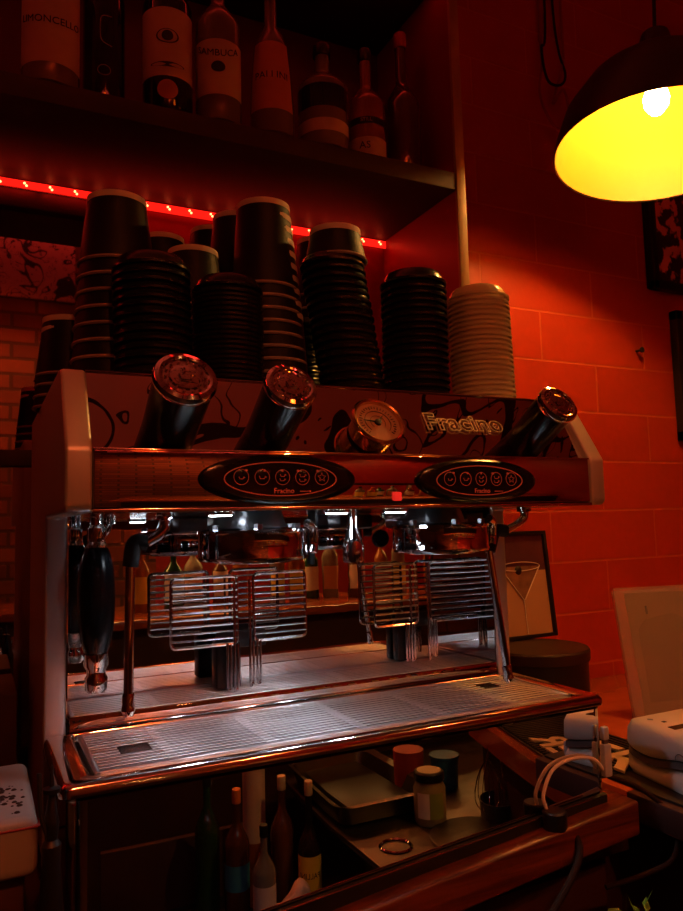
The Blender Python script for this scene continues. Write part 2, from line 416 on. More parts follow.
# slotted grille: ribs along x with finger slots and crossing strips
def grille(x0, x1, y0, y1, z, nb, holes, rr, cross):
    g = MB(); dy = (y1-y0)/(nb-1)
    for i in range(nb):
        y = y0+i*dy; segs = [(x0, x1)]
        for hx0, hx1, hy0, hy1 in holes:
            if hy0 <= y <= hy1:
                ns = []
                for a, b in segs:
                    if hx0 > a and hx1 < b: ns += [(a, hx0), (hx1, b)]
                    else: ns.append((a, b))
                segs = ns
        for a, b in segs:
            prof = [(-rr, -.0009)]+[(-rr*math.cos(q*PI/6), -.0006+.0006*math.sin(q*PI/6)) for q in range(7)]+[(rr, -.0009)]
            g.prism([(y+u, z+v) for u, v in prof], a, b, 'x')
    for cx in cross: g.box(cx-.004, cx+.004, y0-.004, y1+.004, z-.0065, z-.0025)
    for a, b, c, d in ((x0-.006, x1+.006, y0-.007, y0-.003), (x0-.006, x1+.006, y1+.003, y1+.007), (x0-.006, x0, y0-.007, y1+.007), (x1, x1+.006, y0-.007, y1+.007)):
        g.box(a, b, c, d, z-.004, z+.0002, .0006, 1)
    return g
MB().box(.036, W-.036, .027, YC-.013, -.0138, -.0115).build('tray_well', 'blackgloss', dt)
grille(.045, W-.045, .036, YC-.022, -.0002, 15, [(.075, .112, .085, .115), (.632, .664, .130, .163)], .0033, (.13, .25, .375, .5, .62)).build('slotted_grille', 'grille', dt, smooth=60)
# raised rear ledge
le = MB().box(XW, W-XW, YC+.002, YM, -.004, .010, .001).build('rear_ledge', 'blackgloss', m_)
MB().box(XW+.004, W-XW-.004, YC-.001, YC+.004, -.001, .0185, .0015).build('ledge_front', 'mirror', le)
grille(XW+.012, W-XW-.012, YC+.014, YM-.010, .0185, 9, [], .0034, (.15, .3, .45, .6)).build('ledge_grille', 'grille', le, smooth=60)

# lower front: polished skirt with rounded corners, skirt bottom rises to the right along the counter lip
sk = MB(); r = .02
pts = [(.010, .12), (.010, .021)]
pts += [(.010+r-r*math.cos(a*PI/2/8), .001+r-r*math.sin(a*PI/2/8)) for a in range(1, 9)]
pts += [(.3, .001), (.5, .001)]
pts += [(W-.004-r+r*math.sin(a*PI/2/8), .001+r-r*math.cos(a*PI/2/8)) for a in range(0, 9)]
pts += [(W-.004, .12)]
vs = []; 
for x, y in pts: vs += [(x, y, -.018), (x, y, -.19)]
sk.add(vs, [(2*i, 2*i+1, 2*i+3, 2*i+2) for i in range(len(pts)-1)]).build('front_skirt', 'mirror', m_, smooth=30)

# oval push-button pods
def ellip(cx, cz, a, b, y, n=48): return [(cx+a*math.cos(2*PI*k/n), y, cz+b*math.sin(2*PI*k/n)) for k in range(n)]
def pod(cx, cz, a=.098, b=.0295):
    bb = MB(); n = 48; rings = [(1, 0), (1, .002), (.97, .0055), (.86, .0085), (.72, .0072), (0.0001, .0072)]
    vs = []; 
    for s_, h in rings:
        vs += [(cx+a*s_*math.cos(2*PI*k/n), YP+.002-h, cz+b*s_*math.sin(2*PI*k/n)) for k in range(n)]
    fs = [(i*n+k, i*n+(k+1) % n, (i+1)*n+(k+1) % n, (i+1)*n+k) for i in range(len(rings)-1) for k in range(n)]
    p = bb.add(vs, fs).build('button_pod', 'blackgloss', m_)
    yf = YP+.002-.0078
    MB().tube(ellip(cx, cz, a*.71, b*.66, yf), .0007, 6, closed=True).build('outline', 'red_line', p)
    for i in range(5):
        bx = cx+(i-2)*a*.255; bz = cz+.002; rr = .0088
        bt = MB().lathe([(0, -.0018), (rr*.8, -.0018), (rr, -.001), (rr, .002)], (bx, yf+.0005, bz), (0, 1, 0), 24).build('button', 'blackgloss', p)
        ic = MB()
        ic.tube([(bx+rr*math.cos(t), yf-.0012, bz+rr*math.sin(t)) for t in [2*PI*k/24 for k in range(24)]], .00035, 5, closed=True)
        y = yf-.0016
        def cupi(ox, oz, s):
            ic.tube([(bx+ox-s, y, bz+oz+s*.5), (bx+ox-s*.7, y, bz+oz-s*.4), (bx+ox+s*.7, y, bz+oz-s*.4), (bx+ox+s, y, bz+oz+s*.5)], .0004, 5)
            ic.tube([(bx+ox+s, y, bz+oz+s*.4), (bx+ox+s*1.5, y, bz+oz+s*.2), (bx+ox+s, y, bz+oz-s*.1)], .0003, 5)
        if i == 0: cupi(0, -.001, .0028)
        elif i == 1: cupi(0, -.0005, .0036)
        elif i == 2: cupi(-.0005, -.003, .003); cupi(0, .002, .003)
        elif i == 3: cupi(-.0005, -.0035, .0036); cupi(0, .002, .0036)
        else:
            st = [(bx+(.0055 if k % 2 == 0 else .0024)*math.sin(k*PI/5), y, bz+(.0055 if k % 2 == 0 else .0024)*math.cos(k*PI/5)) for k in range(10)]
            ic.tube(st, .0004, 5, closed=True)
        ic.build('icon', 'red_line', bt)
        sx = rr*(.7-.35*i) if i < 3 else -rr*.6
        MB().lathe([(0, -.0022), (.0013, -.0018), (.0016, 0)], (bx+sx, yf, bz+rr*.85), (0, 1, 0), 10).build('lamp', 'red_line', bt)
    lg = MB(); text_at(lg, 'Fracino', .0085, (cx+.002, yf-.0002, cz-b*.47), (1, 0, 0), (0, 0, 1), .0003, .0001)
    lg.box(cx+.022, cx+.036, yf-.0003, yf, cz-b*.50, cz-b*.47); lg.build('maker_name', 'red_line', p)
pod(.237, .3125); pod(.520, .3115)
MB().box(.389, .400, YP-.0015, YP+.002, .286, .297, .001).build('indicator_lamp', 'indicator', m_)
# raised ring mark and chrome brand lettering on fascia
def outline_text(txt, size):
    c = bpy.data.curves.new('t', 'FONT'); c.body = txt; c.size = size; c.fill_mode = 'NONE'; c.bevel_depth = size*.028; c.bevel_resolution = 1; c.align_x = 'CENTER'; c.resolution_u = 4; c.offset = size*.03
    c.space_character = 1.08
    o = bpy.data.objects.new('t', c); COL.objects.link(o); bpy.context.view_layer.update()
    me = bpy.data.meshes.new_from_object(o.evaluated_get(bpy.context.evaluated_depsgraph_get()))
    vs = [v.co.copy() for v in me.vertices]; fs = [tuple(p.vertices) for p in me.polygons]
    bpy.data.objects.remove(o); bpy.data.curves.remove(c); bpy.data.meshes.remove(me); return vs, fs
lg = MB(); vs, fs = outline_text('Fracino', .040)
o0 = on_slope(.527, .382, .0035)
lg.add([o0+V((1, 0, 0))*v.x+sl*v.y*.95+nrm*v.z for v in vs], fs)
lg.build('brand_lettering', mat('gold_tinted_chrome', (.95, .8, .62), .28, 1), fas)
# gauge
gc = V((.371, -.022, .385)) - nrm*.001
gb = MB().lathe([(0, -.024), (.030, -.024), (.031, -.004), (.0355, 0), (.0365, .004), (.034, .0065), (.0315, .005), (.031, .0), (0, 0)], gc, nrm, 48).build('pressure_gauge', 'brass', m_)
MB().lathe([(0, .0005), (.031, .0005)], gc, nrm, 40).build('dial', 'dial', gb)
gx, gy, gz = frame(nrm)
def gp(r, a, h=.0012): return gc+gx*(r*math.cos(a))+gy*(r*math.sin(a))+gz*h
gm = MB()
for k in range(28):
    a = math.radians(-45+270*k/27); gm.tube([gp(.0225 if k % 3 else .021, a), gp(.0255, a)], .0005, 4)
gm.tube([gp(.018, math.radians(-45+270*k/30)) for k in range(31)], .0004, 4); gm.tube([gp(.0105, math.radians(-45+270*k/30)) for k in range(31)], .0003, 4)
gm.build('scale_marks', 'ink', gb)
MB().tube([gp(.0, 0, .002), gp(.020, math.radians(172), .002)], [.0014, .0004], 6).tube([gp(0, 0, .002), gp(.014, math.radians(48), .002)], [.0014, .0006], 6).lathe([(0, .004), (.0045, .003), (.005, 0)], gc, nrm, 16).build('needle', 'ink', gb)
# steam knobs
for kx, ky, kz, rr, LL in ((.114, -.073, .417, .0335, .082), (.233, -.074, .416, .030, .082), (.6215, -.076, .414, .0285, .082)):
    c = V((kx, ky, kz))
    kb = MB().lathe([(0, -LL-.012), (rr*.93, -LL-.012), (rr*.93, -LL+.01), (rr*.95, -LL*.5), (rr*.97, -.010), (0, -.010)], c, nrm, 40).build('steam_knob', 'blackgloss', m_)
    cap = MB().lathe([(rr*.97, -.011), (rr*1.03, -.008), (rr*1.04, -.004), (rr*.98, 0), (rr*.84, .0015), (rr*.76, .0005), (rr*.72, -.002), (rr*.55, -.002), (rr*.5, 0), (rr*.42, .0005), (0, .0012)], c, nrm, 48).build('knob_cap', 'chrome', kb)
    cx_, cy_, cz_ = frame(nrm)
    em = MB(); 
    for k in range(14):
        a = 2*PI*k/14; p = c+cx_*(rr*.63*math.cos(a))+cy_*(rr*.63*math.sin(a)); em.cyl(p-nrm*.002, p+nrm*.0008, rr*.055, n=8)
    em.tube([c+cx_*u*rr+cy_*v*rr+nrm*.0022 for u, v in ((-.22, .02), (-.18, -.2), (.12, -.2), (.18, .02))], .0013, 6)
    em.tube([c+cx_*u*rr+cy_*v*rr+nrm*.0022 for u, v in ((-.1, .08), (.0, .18), (-.03, .3))], .001, 6)
    em.build('emboss', 'chrome', cap)
# group heads
for gx0, gy0, rr in ((.253, .12, .074), (.553, .12, .0735)):
    g = MB().lathe([(0, .2165), (rr*.8, .2165), (rr*.83, .214), (rr*.97, .2145), (rr, .218), (rr, .2195), (rr*.985, .222), (rr*.985, .248), (rr, .2505), (rr*.99, .254), (rr*.86, .2565), (0, .2575)], (gx0, gy0, 0), n=64).build('group_head', 'chrome', m_)
    c1 = MB().cyl((gx0+.005, gy0+.03, .255), (gx0+.005, gy0+.03, ZB+.002), .052, .046, 32)
    for a in range(6): c1.cyl((gx0+.062*math.cos(a*PI/3+.3), gy0+.062*math.sin(a*PI/3+.3), .254), (gx0+.062*math.cos(a*PI/3+.3), gy0+.062*math.sin(a*PI/3+.3), .262), .006, n=6)
    c1.box(gx0-.03, gx0+.04, gy0+.02, gy0+.12, .25, ZB, .006)
    c1.build('group_casting', 'cast', g)
    lug = MB().tube(bez([(gx0+rr*.80, gy0-.045, .262), (gx0+rr*.98, gy0-.036, .255), (gx0+rr*1.05, gy0-.028, .236), (gx0+rr*1.0, gy0-.03, .222)], 6), .006, 12).build('group_lug', 'chrome', g)
    MB().cyl((gx0, gy0, .2165), (gx0, gy0, .211), rr*.72, rr*.7, 48).build('shower_screen', 'rimsteel', g)
MB().lathe([(0, 0), (.016, 0), (.018, .003), (.018, .01), (0, .012)], (.653, .165, .228), (0, -1, .1), 24).build('fill_button_housing', 'black', m_)
MB().lathe([(0, 0), (.004, 0), (.0045, .002), (0, .005)], (.648, .153, .230), (0, -1, .1), 14).build('fill_button', 'bluetub', m_)
# steam wands
def wand(top, bend, grip0, grip1, tip, side):
    w = MB().tube(bez([top, (top[0], top[1], top[2]-.02), bend, grip0], 8), .0065, 14)
    w.tube([grip1, tip], [.0058, .0058], 14)
    o = w.build('steam_wand', 'chrome', m_)
    MB().tube(bez([grip0, tuple(V(grip0)*.55+V(grip1)*.45+V((side*.006, 0, .012))), grip1], 8), .0098, 16).build('rubber_grip', 'rubber', o)
    d = (V(tip)-V(grip1)).normalized()
    MB().lathe([(0, 0), (.0065, 0), (.0075, .003), (.007, .012), (.0085, .02), (.0055, .026), (0, .026)], V(tip)-d*.014, d, 18).build('steam_tip', 'chrome', o)
    MB().lathe([(.0115, 0), (.0115, .008), (.007, .011), (0, .011)], (top[0], top[1], ZB-.006), (0, 0, 1), 20).build('wand_nut', 'chrome', o)
wand((.131, .10, .284), (.123, .098, .252), (.108, .098, .2425), (.0885, .1, .214), (.086, .1, .050), -1)
wand((.700, .10, .284), (.688, .098, .254), (.661, .1, .242), (.628, .1, .212), (.653, .1, .024), -1)
# hot water spout
MB().lathe([(0, 0), (.013, 0), (.0145, .003), (.015, .022), (.012, .034), (.0072, .048), (.0068, .074), (0, .074)], (.388, .09, .206), (0, 0, 1), 28).build('water_spout', 'rimsteel', m_)
MB().tube(bez([(.375, .2, .279), (.375, .2, .25), (.372, .2, .2)], 6), .006, 10).build('drain_hose', 'rubber', m_)
# cool lamps under the panel
for lx, ly in ((.345, .05), (.44, .06), (.19, .06)):
    h = MB().lathe([(0, 0), (.017, 0), (.019, .003), (.019, .006), (0, .006)], (lx, ly, ZB-.004), (0, 0, 1), 24).build('work_lamp', 'rimsteel', m_)
    MB().lathe([(0, -.0006), (.014, -.0006), (.014, .001)], (lx, ly, ZB-.0045), (0, 0, 1), 20).build('lens', 'led_cool', h)
    light('work_lamp_light', 'SPOT', (lx, ly, ZB-.007), 1.5 if lx > .3 else 1.0, (.82, .9, 1), spot_size=math.radians(112), spot_blend=.5, shadow_soft_size=.02)
# folding wire cup rests
def cup_rest(x0, x1, z0, z1, y, legx, lz0, yl):
    g = MB(); R = .0026; c = .007
    fr = []
    for cx, cz, a0 in ((x1-c, z1-c, 0), (x0+c, z1-c, 90), (x0+c, z0+c, 180), (x1-c, z0+c, 270)):
        for k in range(5):
            a = math.radians(a0+22.5*k); fr.append((cx+c*math.cos(a), y, cz+c*math.sin(a)))
    g.tube(fr, R, 8, closed=True)
    for k in range(1, 10):
        z = z0+(z1-z0)*k/10; g.tube([(x0, y-.0015, z), (x1, y-.0015, z)], .0018, 6)
    t = g.build('cup_rest', 'wire', m_)
    for s_ in (0, 1):
        lx = legx+s_*.011; l = MB()
        zt_ = z1-.008 if s_ == (1 if legx > (x0+x1)/2 else 0) else z0+.002
        l.tube(bez([(lx-.002, y-.003, zt_), (lx-.002, y-.003, lz0+.006), (lx, y-.003, lz0), (lx+.003, y-.003, lz0+.006), (lx+.003, y-.003, z0)], 6), .0020, 8)
        l.build('leg', 'wire', t)
    return t
cup_rest(.172, .270, .087, .186, .245, .256, .022, .24)
cup_rest(.303, .388, .086, .187, .262, .297, .024, .27)
cup_rest(.531, .616, .083, .187, .295, .592, .022, .29)
cup_rest(.645, .724, .084, .187, .298, .640, .024, .29)
for bx in (.268, .603):
    MB().box(bx-.026, bx+.012, .258 if bx < .4 else .301, .285 if bx < .4 else .319, .02, .088, .003).build('rest_bracket', 'black', m_)
    MB().box(bx-.020, bx+.06, .279 if bx < .4 else .312, .284 if bx < .4 else .318, .075, .10, .002).build('rest_hinge', 'darksteel', m_)
for fx in (.06, .69):
    for fy in (.15, .45): MB().cyl((fx, fy, -.195), (fx, fy, -.15), .02, n=20).build('foot', 'black', m_)

# portafilter hanging at the left end
t = root('portafilter', (.063, .205, .05), 'portafilter with bulging black handle hanging at the left end of the machine', 'portafilter')
MB().lathe([(0, .098), (.014, .1), (.0195, .115), (.0232, .145), (.0242, .175), (.0225, .205), (.0175, .228), (.0145, .236), (0, .236)], (.063, .2, 0), n=28).build('handle', 'blackgloss', t)
MB().lathe([(0, .235), (.0125, .235), (.0135, .24), (.0115, .244), (.0125, .25), (.0125, .262), (.009, .266), (.009, ZB+.001), (0, ZB+.001)], (.063, .2, 0), n=24).build('upper_ferrule', 'chrome', t)
MB().lathe([(0, .050), (.011, .050), (.014, .054), (.0145, .068), (.012, .072), (.012, .078), (.0155, .084), (.0155, .099), (0, .1)], (.063, .2, 0), n=24).build('lower_ferrule', 'chrome', t)

# ------------------------------------------------------------------ cups and lids on top
ZS = ZT2-.002+.0005
def lid_proto(name, r, m, label, group):
    prof = [(r*.98, 0), (r, .001), (r, .004), (r*.975, .0052), (r*.955, .006), (r*.93, .0095), (r*.90, .0125), (r*.885, .0135), (r*.86, .0125), (r*.84, .010), (r*.5, .0098), (0, .0098),
            (0, .0088), (r*.82, .0088), (r*.86, .0110), (r*.885, .0118), (r*.92, .008), (r*.94, .0046), (r*.955, .001)]
    o = MB().lathe(prof, n=48).build(name, m, keep=True); tag(o, label, 'lid', group); return o

def stack(proto, base, topc, n, first):
    for i in range(n):
        o = proto if first and i == 0 else proto.copy()
        if not (first and i == 0): COL.objects.link(o)
        t = i/(n-1) if n > 1 else 0
        o.location = V(base).lerp(V(topc), t)+V((random.uniform(-.0006, .0006), random.uniform(-.0006, .0006), 0)); o.rotation_euler = (random.uniform(-.01, .01), random.uniform(-.01, .01), random.uniform(0, 6))
# E: tall stack in front of the middle
def mk(name, r, m, base, top, n, label, group):
    p = lid_proto(name, r, m, label, group); stack(p, base, top, n, True); return p
def dome(x, y, z, r, m, label):
    k = r/.05
    P = [(.049, 0), (.050, .001), (.050, .004), (.0485, .005), (.047, .0058), (.0445, .011), (.041, .0175), (.038, .0195), (.035, .0185), (.033, .0165), (0, .0162), (0, .0152), (.034, .0155), (.039, .0160), (.043, .010), (.0465, .001)]
    o = MB().lathe([(a*k, b*k) for a, b in P], n=48).build('clear_lid' if m == 'plasticclear' else 'cup_lid', m, keep=True); tag(o, label, 'lid'); o.location = (x, y, z)
dome(.527, .13, .624, .052, 'lid', 'domed black lid topping the stack beside the clear lids')
dome(.118, .115, .588, .050, 'lid', 'domed black lid topping the leftmost lid stack')
dome(.222, .120, .575, .048, 'lid', 'domed black lid topping the finely nested stack between the left knobs')
dome(.647, .126, .613, .051, 'plasticclear', 'domed clear lid topping the transparent stack')
mk('cup_lid', .0475, 'lid', (.411, .115, ZS), (.381, .118, .630), 18, 'black plastic lid in the tallest lid stack, capped by a cup, behind the gauge', 'black lids in the tall middle stack')
mk('cup_lid', .052, 'lid', (.527, .130, ZS), (.527, .13, .612), 17, 'black plastic lid in the stack beside the clear lids on the machine top', 'black lids in the stack beside the clear lids')
mk('cup_lid', .050, 'lid', (.122, .115, ZS), (.118, .115, .577), 14, 'black plastic lid in the leftmost lid stack, behind the first steam knob', 'black lids in the leftmost lid stack')
mk('cup_lid', .048, 'lid', (.222, .120, ZS), (.222, .120, .566), 21, 'black plastic lid in the finely nested stack between the two left steam knobs', 'black lids between the two left steam knobs')
mk('cup_lid', .050, 'lid', (.372, .25, ZS), (.372, .25, .57), 12, 'black plastic lid in the dark stack standing behind the big middle cup', 'black lids behind the middle cup')
mk('clear_lid', .051, 'plasticclear', (.652, .125, ZS), (.647, .126, .604), 22, 'clear plastic lid in the lamplit transparent stack at the right of the machine top', 'clear lids at the right end')

def cup_tree(loc, h, rb, rl, label, group=None, lip=True, tilt=(0, 0), rim='cuprim'):
    # upside-down paper cup: wide mouth down, recessed base up with a pale paper rim
    t = lroot('paper_cup', loc, label, 'cup', group, (tilt[0], tilt[1], 0))
    MB().lathe([(rl, .004), (rb, h-.008), (rb-.0012, h-.008), (rb-.0016, h-.012), (0, h-.012), (0, h-.013), (rb-.003, h-.013), (rl-.002, .004)], n=48).build('cup_wall', 'cup', t)
    MB().lathe([(rb+.0003, h-.0085), (rb+.0005, h-.004), (rb, h), (rb-.0015, h), (rb-.002, h-.004), (rb-.002, h-.0085)], n=48, closed=True).build('base_rim', rim, t)
    MB().lathe([(rl-.002, 0), (rl+.001, -.0002), (rl+.0022, .0018), (rl+.001, .004), (rl-.002, .004)], n=48, closed=True).build('rolled_lip', 'cliplip', t)
    return t
# stack of nested cups with their lips showing
def cup_stack(x, y, n, pitch, label, group, toplabel, z0=ZS, h=.11, rb=.038, rl=.049, lean=0.):
    base = cup_tree((x, y, z0), h, rb, rl, label, group)
    for i in range(1, n):
        c = copy_tree(base); c.location = (x+lean*i, y, z0+i*pitch)
        if i == n-1 and toplabel: c['label'] = toplabel; del c['group']
cup_stack(.078, .2, 9, .0226, 'nested black paper cup in the stack at the left end, only its lip showing', 'nested cups at the left end', 'tall black paper cup upside down on top of the leftmost nested stack, pale rim up', rl=.051, rb=.040, h=.098, lean=.0013)
cup_stack(.313, .172, 10, .0182, 'nested black paper cup in the stack behind the second steam knob, only its lip showing', 'nested cups behind the second steam knob', 'large black paper cup upside down at the middle of the row, pale rim up', rl=.0475, rb=.0395, h=.130, lean=-.002)
c = cup_tree((.387, .118, .640), .048, .0375, .045, 'black paper cup upside down on top of the tall middle lid stack')
cup_stack(.212, .26, 8, .0212, 'nested black paper cup in the stack behind the leftmost lids', 'nested cups behind the leftmost lids', 'small black paper cup with pale rim standing behind the leftmost lid stack', h=.095, rb=.038, rl=.046)
for (x, y, z, h, n_, lab, rb, rl) in ((.188, .365, ZS, .30, 1, 'black paper cup behind the tall leftmost cup, its pale rim just showing', .036, .045), (.285, .41, ZS, .345, 1, 'narrow black paper cup at the back, left of the big middle cup', .036, .045), (.292, .295, ZS, .325, 1, 'black paper cup close behind the left of the big middle cup', .036, .046), (.468, .36, ZS, .335, 1, 'black paper cup half hidden between the big middle cup and the capped lid stack', .036, .046)):
    hh = .11; cup_tree((x, y, z+h-hh), hh, rb, rl, lab)
    g2 = 'nested cups under the rear row'
    k = int((h-hh)/.024)
    for i in range(k): cup_tree((x, y, z+i*(h-hh)/max(1, k)), hh, rb, rl, 'nested black paper cup under the rear row of cups', g2)
cup_stack(.036, .33, 4, .016, 'nested black paper cup in the low stack overhanging the far left of the machine', 'nested cups at the far left edge', 'black paper cup on top of the low far left stack', rl=.045, rb=.037, h=.09, lean=.0012)

# ------------------------------------------------------------------ back bar shelf unit
t = root('bottle_shelf', (-.3, .33, .915), 'dark wooden back bar shelf unit with red side panel above the coffee machine', 'shelf')
MB().box(-2.2, .765, .33, .638, .915, .951, .002).build('shelf_board', 'shelfwood', t)
MB().box(-2.2, .765, .33, .638, 1.38, 1.41, .002).build('upper_board', 'shelfwood', t)
sp = MB().box(.765, .784, .336, .638, -.14, 1.74).build('side_panel', 'redpanel', t)
MB().box(.764, .785, .328, .336, -.14, 1.74, .001).build('edge_strip', 'edgewood', sp)
MB().box(.16, .765, .628, .639, -.19, .914).build('back_board', 'redpanel', t)
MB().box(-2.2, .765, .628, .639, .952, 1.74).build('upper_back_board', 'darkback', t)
# back bar mirror
t2 = root('bar_mirror', (-.9, .63, -.1), 'dark back bar mirror below the shelf at the left, reflecting brickwork', 'mirror')
mm = mat('aged_mirror', (.62, .5, .48), .02, 1)
MB().box(-2.2, .158, .626, .634, -.19, .86).build('mirror_glass', mm, t2)
MB().box(-2.2, .16, .612, .63, .86, .90, .002).build('top_rail', 'shelfwood', t2)
MB().box(-2.2, .16, .612, .63, .378, .408, .002).build('cross_rail', 'shelfwood', t2)
# LED strip
t3 = root('led_strip', (-.2, .62, .90), 'glowing red LED tape along the back of the shelf above the cups', 'led strip')
MB().box(-2.0, .763, .612, .616, .896, .9125).build('tape', 'led_tape', t3)
x = .745; k = 0
dz_ = None
while x > -1.2 and k < 50:
    d = MB().lathe([(0, .003), (.0016, .0024), (.0022, 0)], (x, .612, .9078), (0, -1, 0), 10).lathe([(0, .003), (.0016, .0024), (.0022, 0)], (x+.0035, .612, .9035), (0, -1, 0), 10)
    d.build('diode', 'led_dot', t3); x -= .0445; k += 1
for i, xx in enumerate((-1.1, -.35, .38)):
    light('led_strip_light', 'AREA', (xx, .605, .899), .25, (1, .015, .008), shape='RECTANGLE', size=.72, size_y=.012, rot=(-.55, 0, 0))
# added strip, unseen above and in front of the bottles, to light their labels
t4 = root('led_strip', (-.2, .35, 1.36), 'added unseen red LED tape under the upper shelf, lighting the bottle labels from the front', 'led strip')
MB().box(-2.0, .763, .345, .355, 1.376, 1.379).build('tape', 'led_tape', t4)
for xx in (-.6, .3): light('led_strip_light', 'AREA', (xx, .35, 1.374), .09, (1, .035, .02), shape='RECTANGLE', size=.9, size_y=.012, rot=(.25, 0, 0))

# ------------------------------------------------------------------ bottles on the shelf
CAMP = V((-.0796, -.8256))
def bottle(x, y, r, h, bodym, label, cat='bottle', sh=.62, neckr=.3, capm='black', zb=.9515, labels=(), texts=(), extra=None, group=None, prof=None, fa_=None):
    t = lroot('bottle', (x, y, zb), label, cat, group)
    a = math.atan2(CAMP.y-y, CAMP.x-x) if fa_ is None else fa_
    P = prof or [(0, .004), (r*.8, 0), (r*.97, .002), (r, .008), (r, h*sh), (r*.93, h*(sh+.035)), (r*.6, h*(sh+.1)), (r*neckr*1.15, h*(sh+.15)), (r*neckr, h*(sh+.18)), (r*neckr, h*.93), (0, h*.93)]
    gl = MB().lathe(P, n=40).build('glass_body', bodym, t)
    MB().lathe([(0, h*.9), (r*neckr*1.15, h*.9), (r*neckr*1.2, h*.905), (r*neckr*1.2, h*.99), (r*neckr*1.1, h), (0, h)], n=24).build('cap', capm, t)
    for z0, z1, lm in labels:
        n = 28; vs = []; 
        for i in range(n+1):
            an = a-1.35+2.7*i/n; vs += [((r+.0004)*math.cos(an), (r+.0004)*math.sin(an), z0), ((r+.0004)*math.cos(an), (r+.0004)*math.sin(an), z1)]
        MB().add(vs, [(2*i, 2*i+2, 2*i+3, 2*i+1) for i in range(n)]).build('label', lm, t)
    tm = MB(); any_ = False
    for s_, size, z, da, arc in texts: text_cyl(tm, s_, size, r+.0006, z, a+da, arc=arc); any_ = True
    if any_: tm.build('label_print', 'ink', t)
    if extra: extra(t, r, a)
    return t
def disc_on(t, r, a, z, rd, m, da=0, sx=1., name='medallion'):
    n = 24; vs = [((r+.0011)*math.cos(a+da), (r+.0011)*math.sin(a+da), z)]
    for k in range(n):
        u = rd*math.cos(2*PI*k/n)*sx; w = rd*math.sin(2*PI*k/n); an = a+da+u/r; vs.append(((r+.0011)*math.cos(an), (r+.0011)*math.sin(an), z+w))
    MB().add(vs, [(0, 1+k, 1+(k+1) % n) for k in range(n)]).build(name, m, t)
bottle(-.105, .40, .042, .28, 'glassfill', 'round bottle cut by the left edge of the photo, with a pale round label', labels=((.03, .15, 'label'),), texts=())
bottle(.013, .372, .044, .30, 'glassfill', 'pale limoncello bottle with an arched cream label at the left of the shelf', labels=((.03, .17, 'label'),), texts=(('LIMONCELLO', .0165, .098, 0, -3.),))
bottle(.098, .39, .034, .31, 'glassdark', 'dark slim bottle with faint scroll lines, right of the limoncello', labels=(), capm='blackgloss',
       extra=lambda t, r, a: MB().tube(bez([((r+.0008)*math.cos(a+u/r), (r+.0008)*math.sin(a+u/r), z) for u, z in ((.012, .15), (-.004, .147), (-.006, .12), (-.003, .105), (.012, .098))], 6), .0007, 5).tube([((r+.0008)*math.cos(a+(.01*math.cos(q))/r), (r+.0008)*math.sin(a+(.01*math.cos(q))/r), .055+.009*math.sin(q)) for q in [2*PI*k/16 for k in range(16)]], .0006, 5, closed=True).build('scroll_print', 'label', t))
def eye(t, r, a):
    disc_on(t, r, a, .128, .013, 'ink', sx=1.45, name='eye_outline'); 
    disc_on(t, r+.0004, a, .128, .0115, 'label', sx=1.4, name='eye_white'); disc_on(t, r+.0008, a, .128, .0095, 'ink', name='eye_iris')
    disc_on(t, r, a, .034, .017, 'orangelabel', name='medallion'); disc_on(t, r, a, .078, .0045, 'ink', sx=6.5, name='label_band')
bottle(.201, .375, .042, .32, 'glassdark', 'dark bottle whose cream label carries a large drawn eye above a round medallion', labels=((.058, .18, 'label'),), texts=(), extra=eye)
bottle(.289, .368, .040, .30, 'glassfill', 'clear sambuca bottle with dark lettering in a ring', labels=((.045, .145, 'label'),), texts=(('SAMBUCA', .017, .118, 0, -9.),), extra=lambda t, r, a: disc_on(t, r, a, .094, .010, 'ink', sx=1.2, name='crest'))
bottle(.391, .372, .041, .31, 'glassfill', 'tapering clear liqueur bottle wearing a tall orange-cream label', labels=(), prof=[(0, .004), (.036, 0), (.041, .004), (.041, .05), (.036, .13), (.031, .18), (.022, .205), (.012, .22), (.011, .29), (0, .29)],
       texts=(), extra=lambda t, r, a: (MB().add([((rr+.0008)*math.cos(a-1.1+2.2*i/20), (rr+.0008)*math.sin(a-1.1+2.2*i/20), z) for z, rr in ((.045, .041), (.09, .0386), (.13, .036), (.178, .0312)) for i in range(21)], [(j*21+i, j*21+i+1, (j+1)*21+i+1, (j+1)*21+i) for j in range(3) for i in range(20)]).build('label', 'orangelabel', t), text_cyl(MB(), 'PALLINI', .019, .0375, .11, a).build('label_print', 'ink', t)))
bottle(.497, .378, .048, .22, 'glassfill', 'broad shouldered clear bottle with a low cream band label', sh=.58, labels=((.028, .052, 'label'), (.075, .12, 'glassdark')), texts=())
bottle(.603, .40, .038, .255, 'liquor', 'amber bottle with a black collar band and a cream label lettered AS', sh=.52, labels=((.012, .055, 'label'), (.082, .096, 'ink')), texts=(('AS', .020, .037, -.1, 0),), extra=lambda t, r, a: text_cyl(MB(), 'STILL', .010, r+.001, .089, a).build('collar_print', 'label', t))
bottle(.700, .42, .038, .33, 'glassbrown', 'tall dark bottle at the right end of the shelf beside the side panel', sh=.5, capm='redlabel')

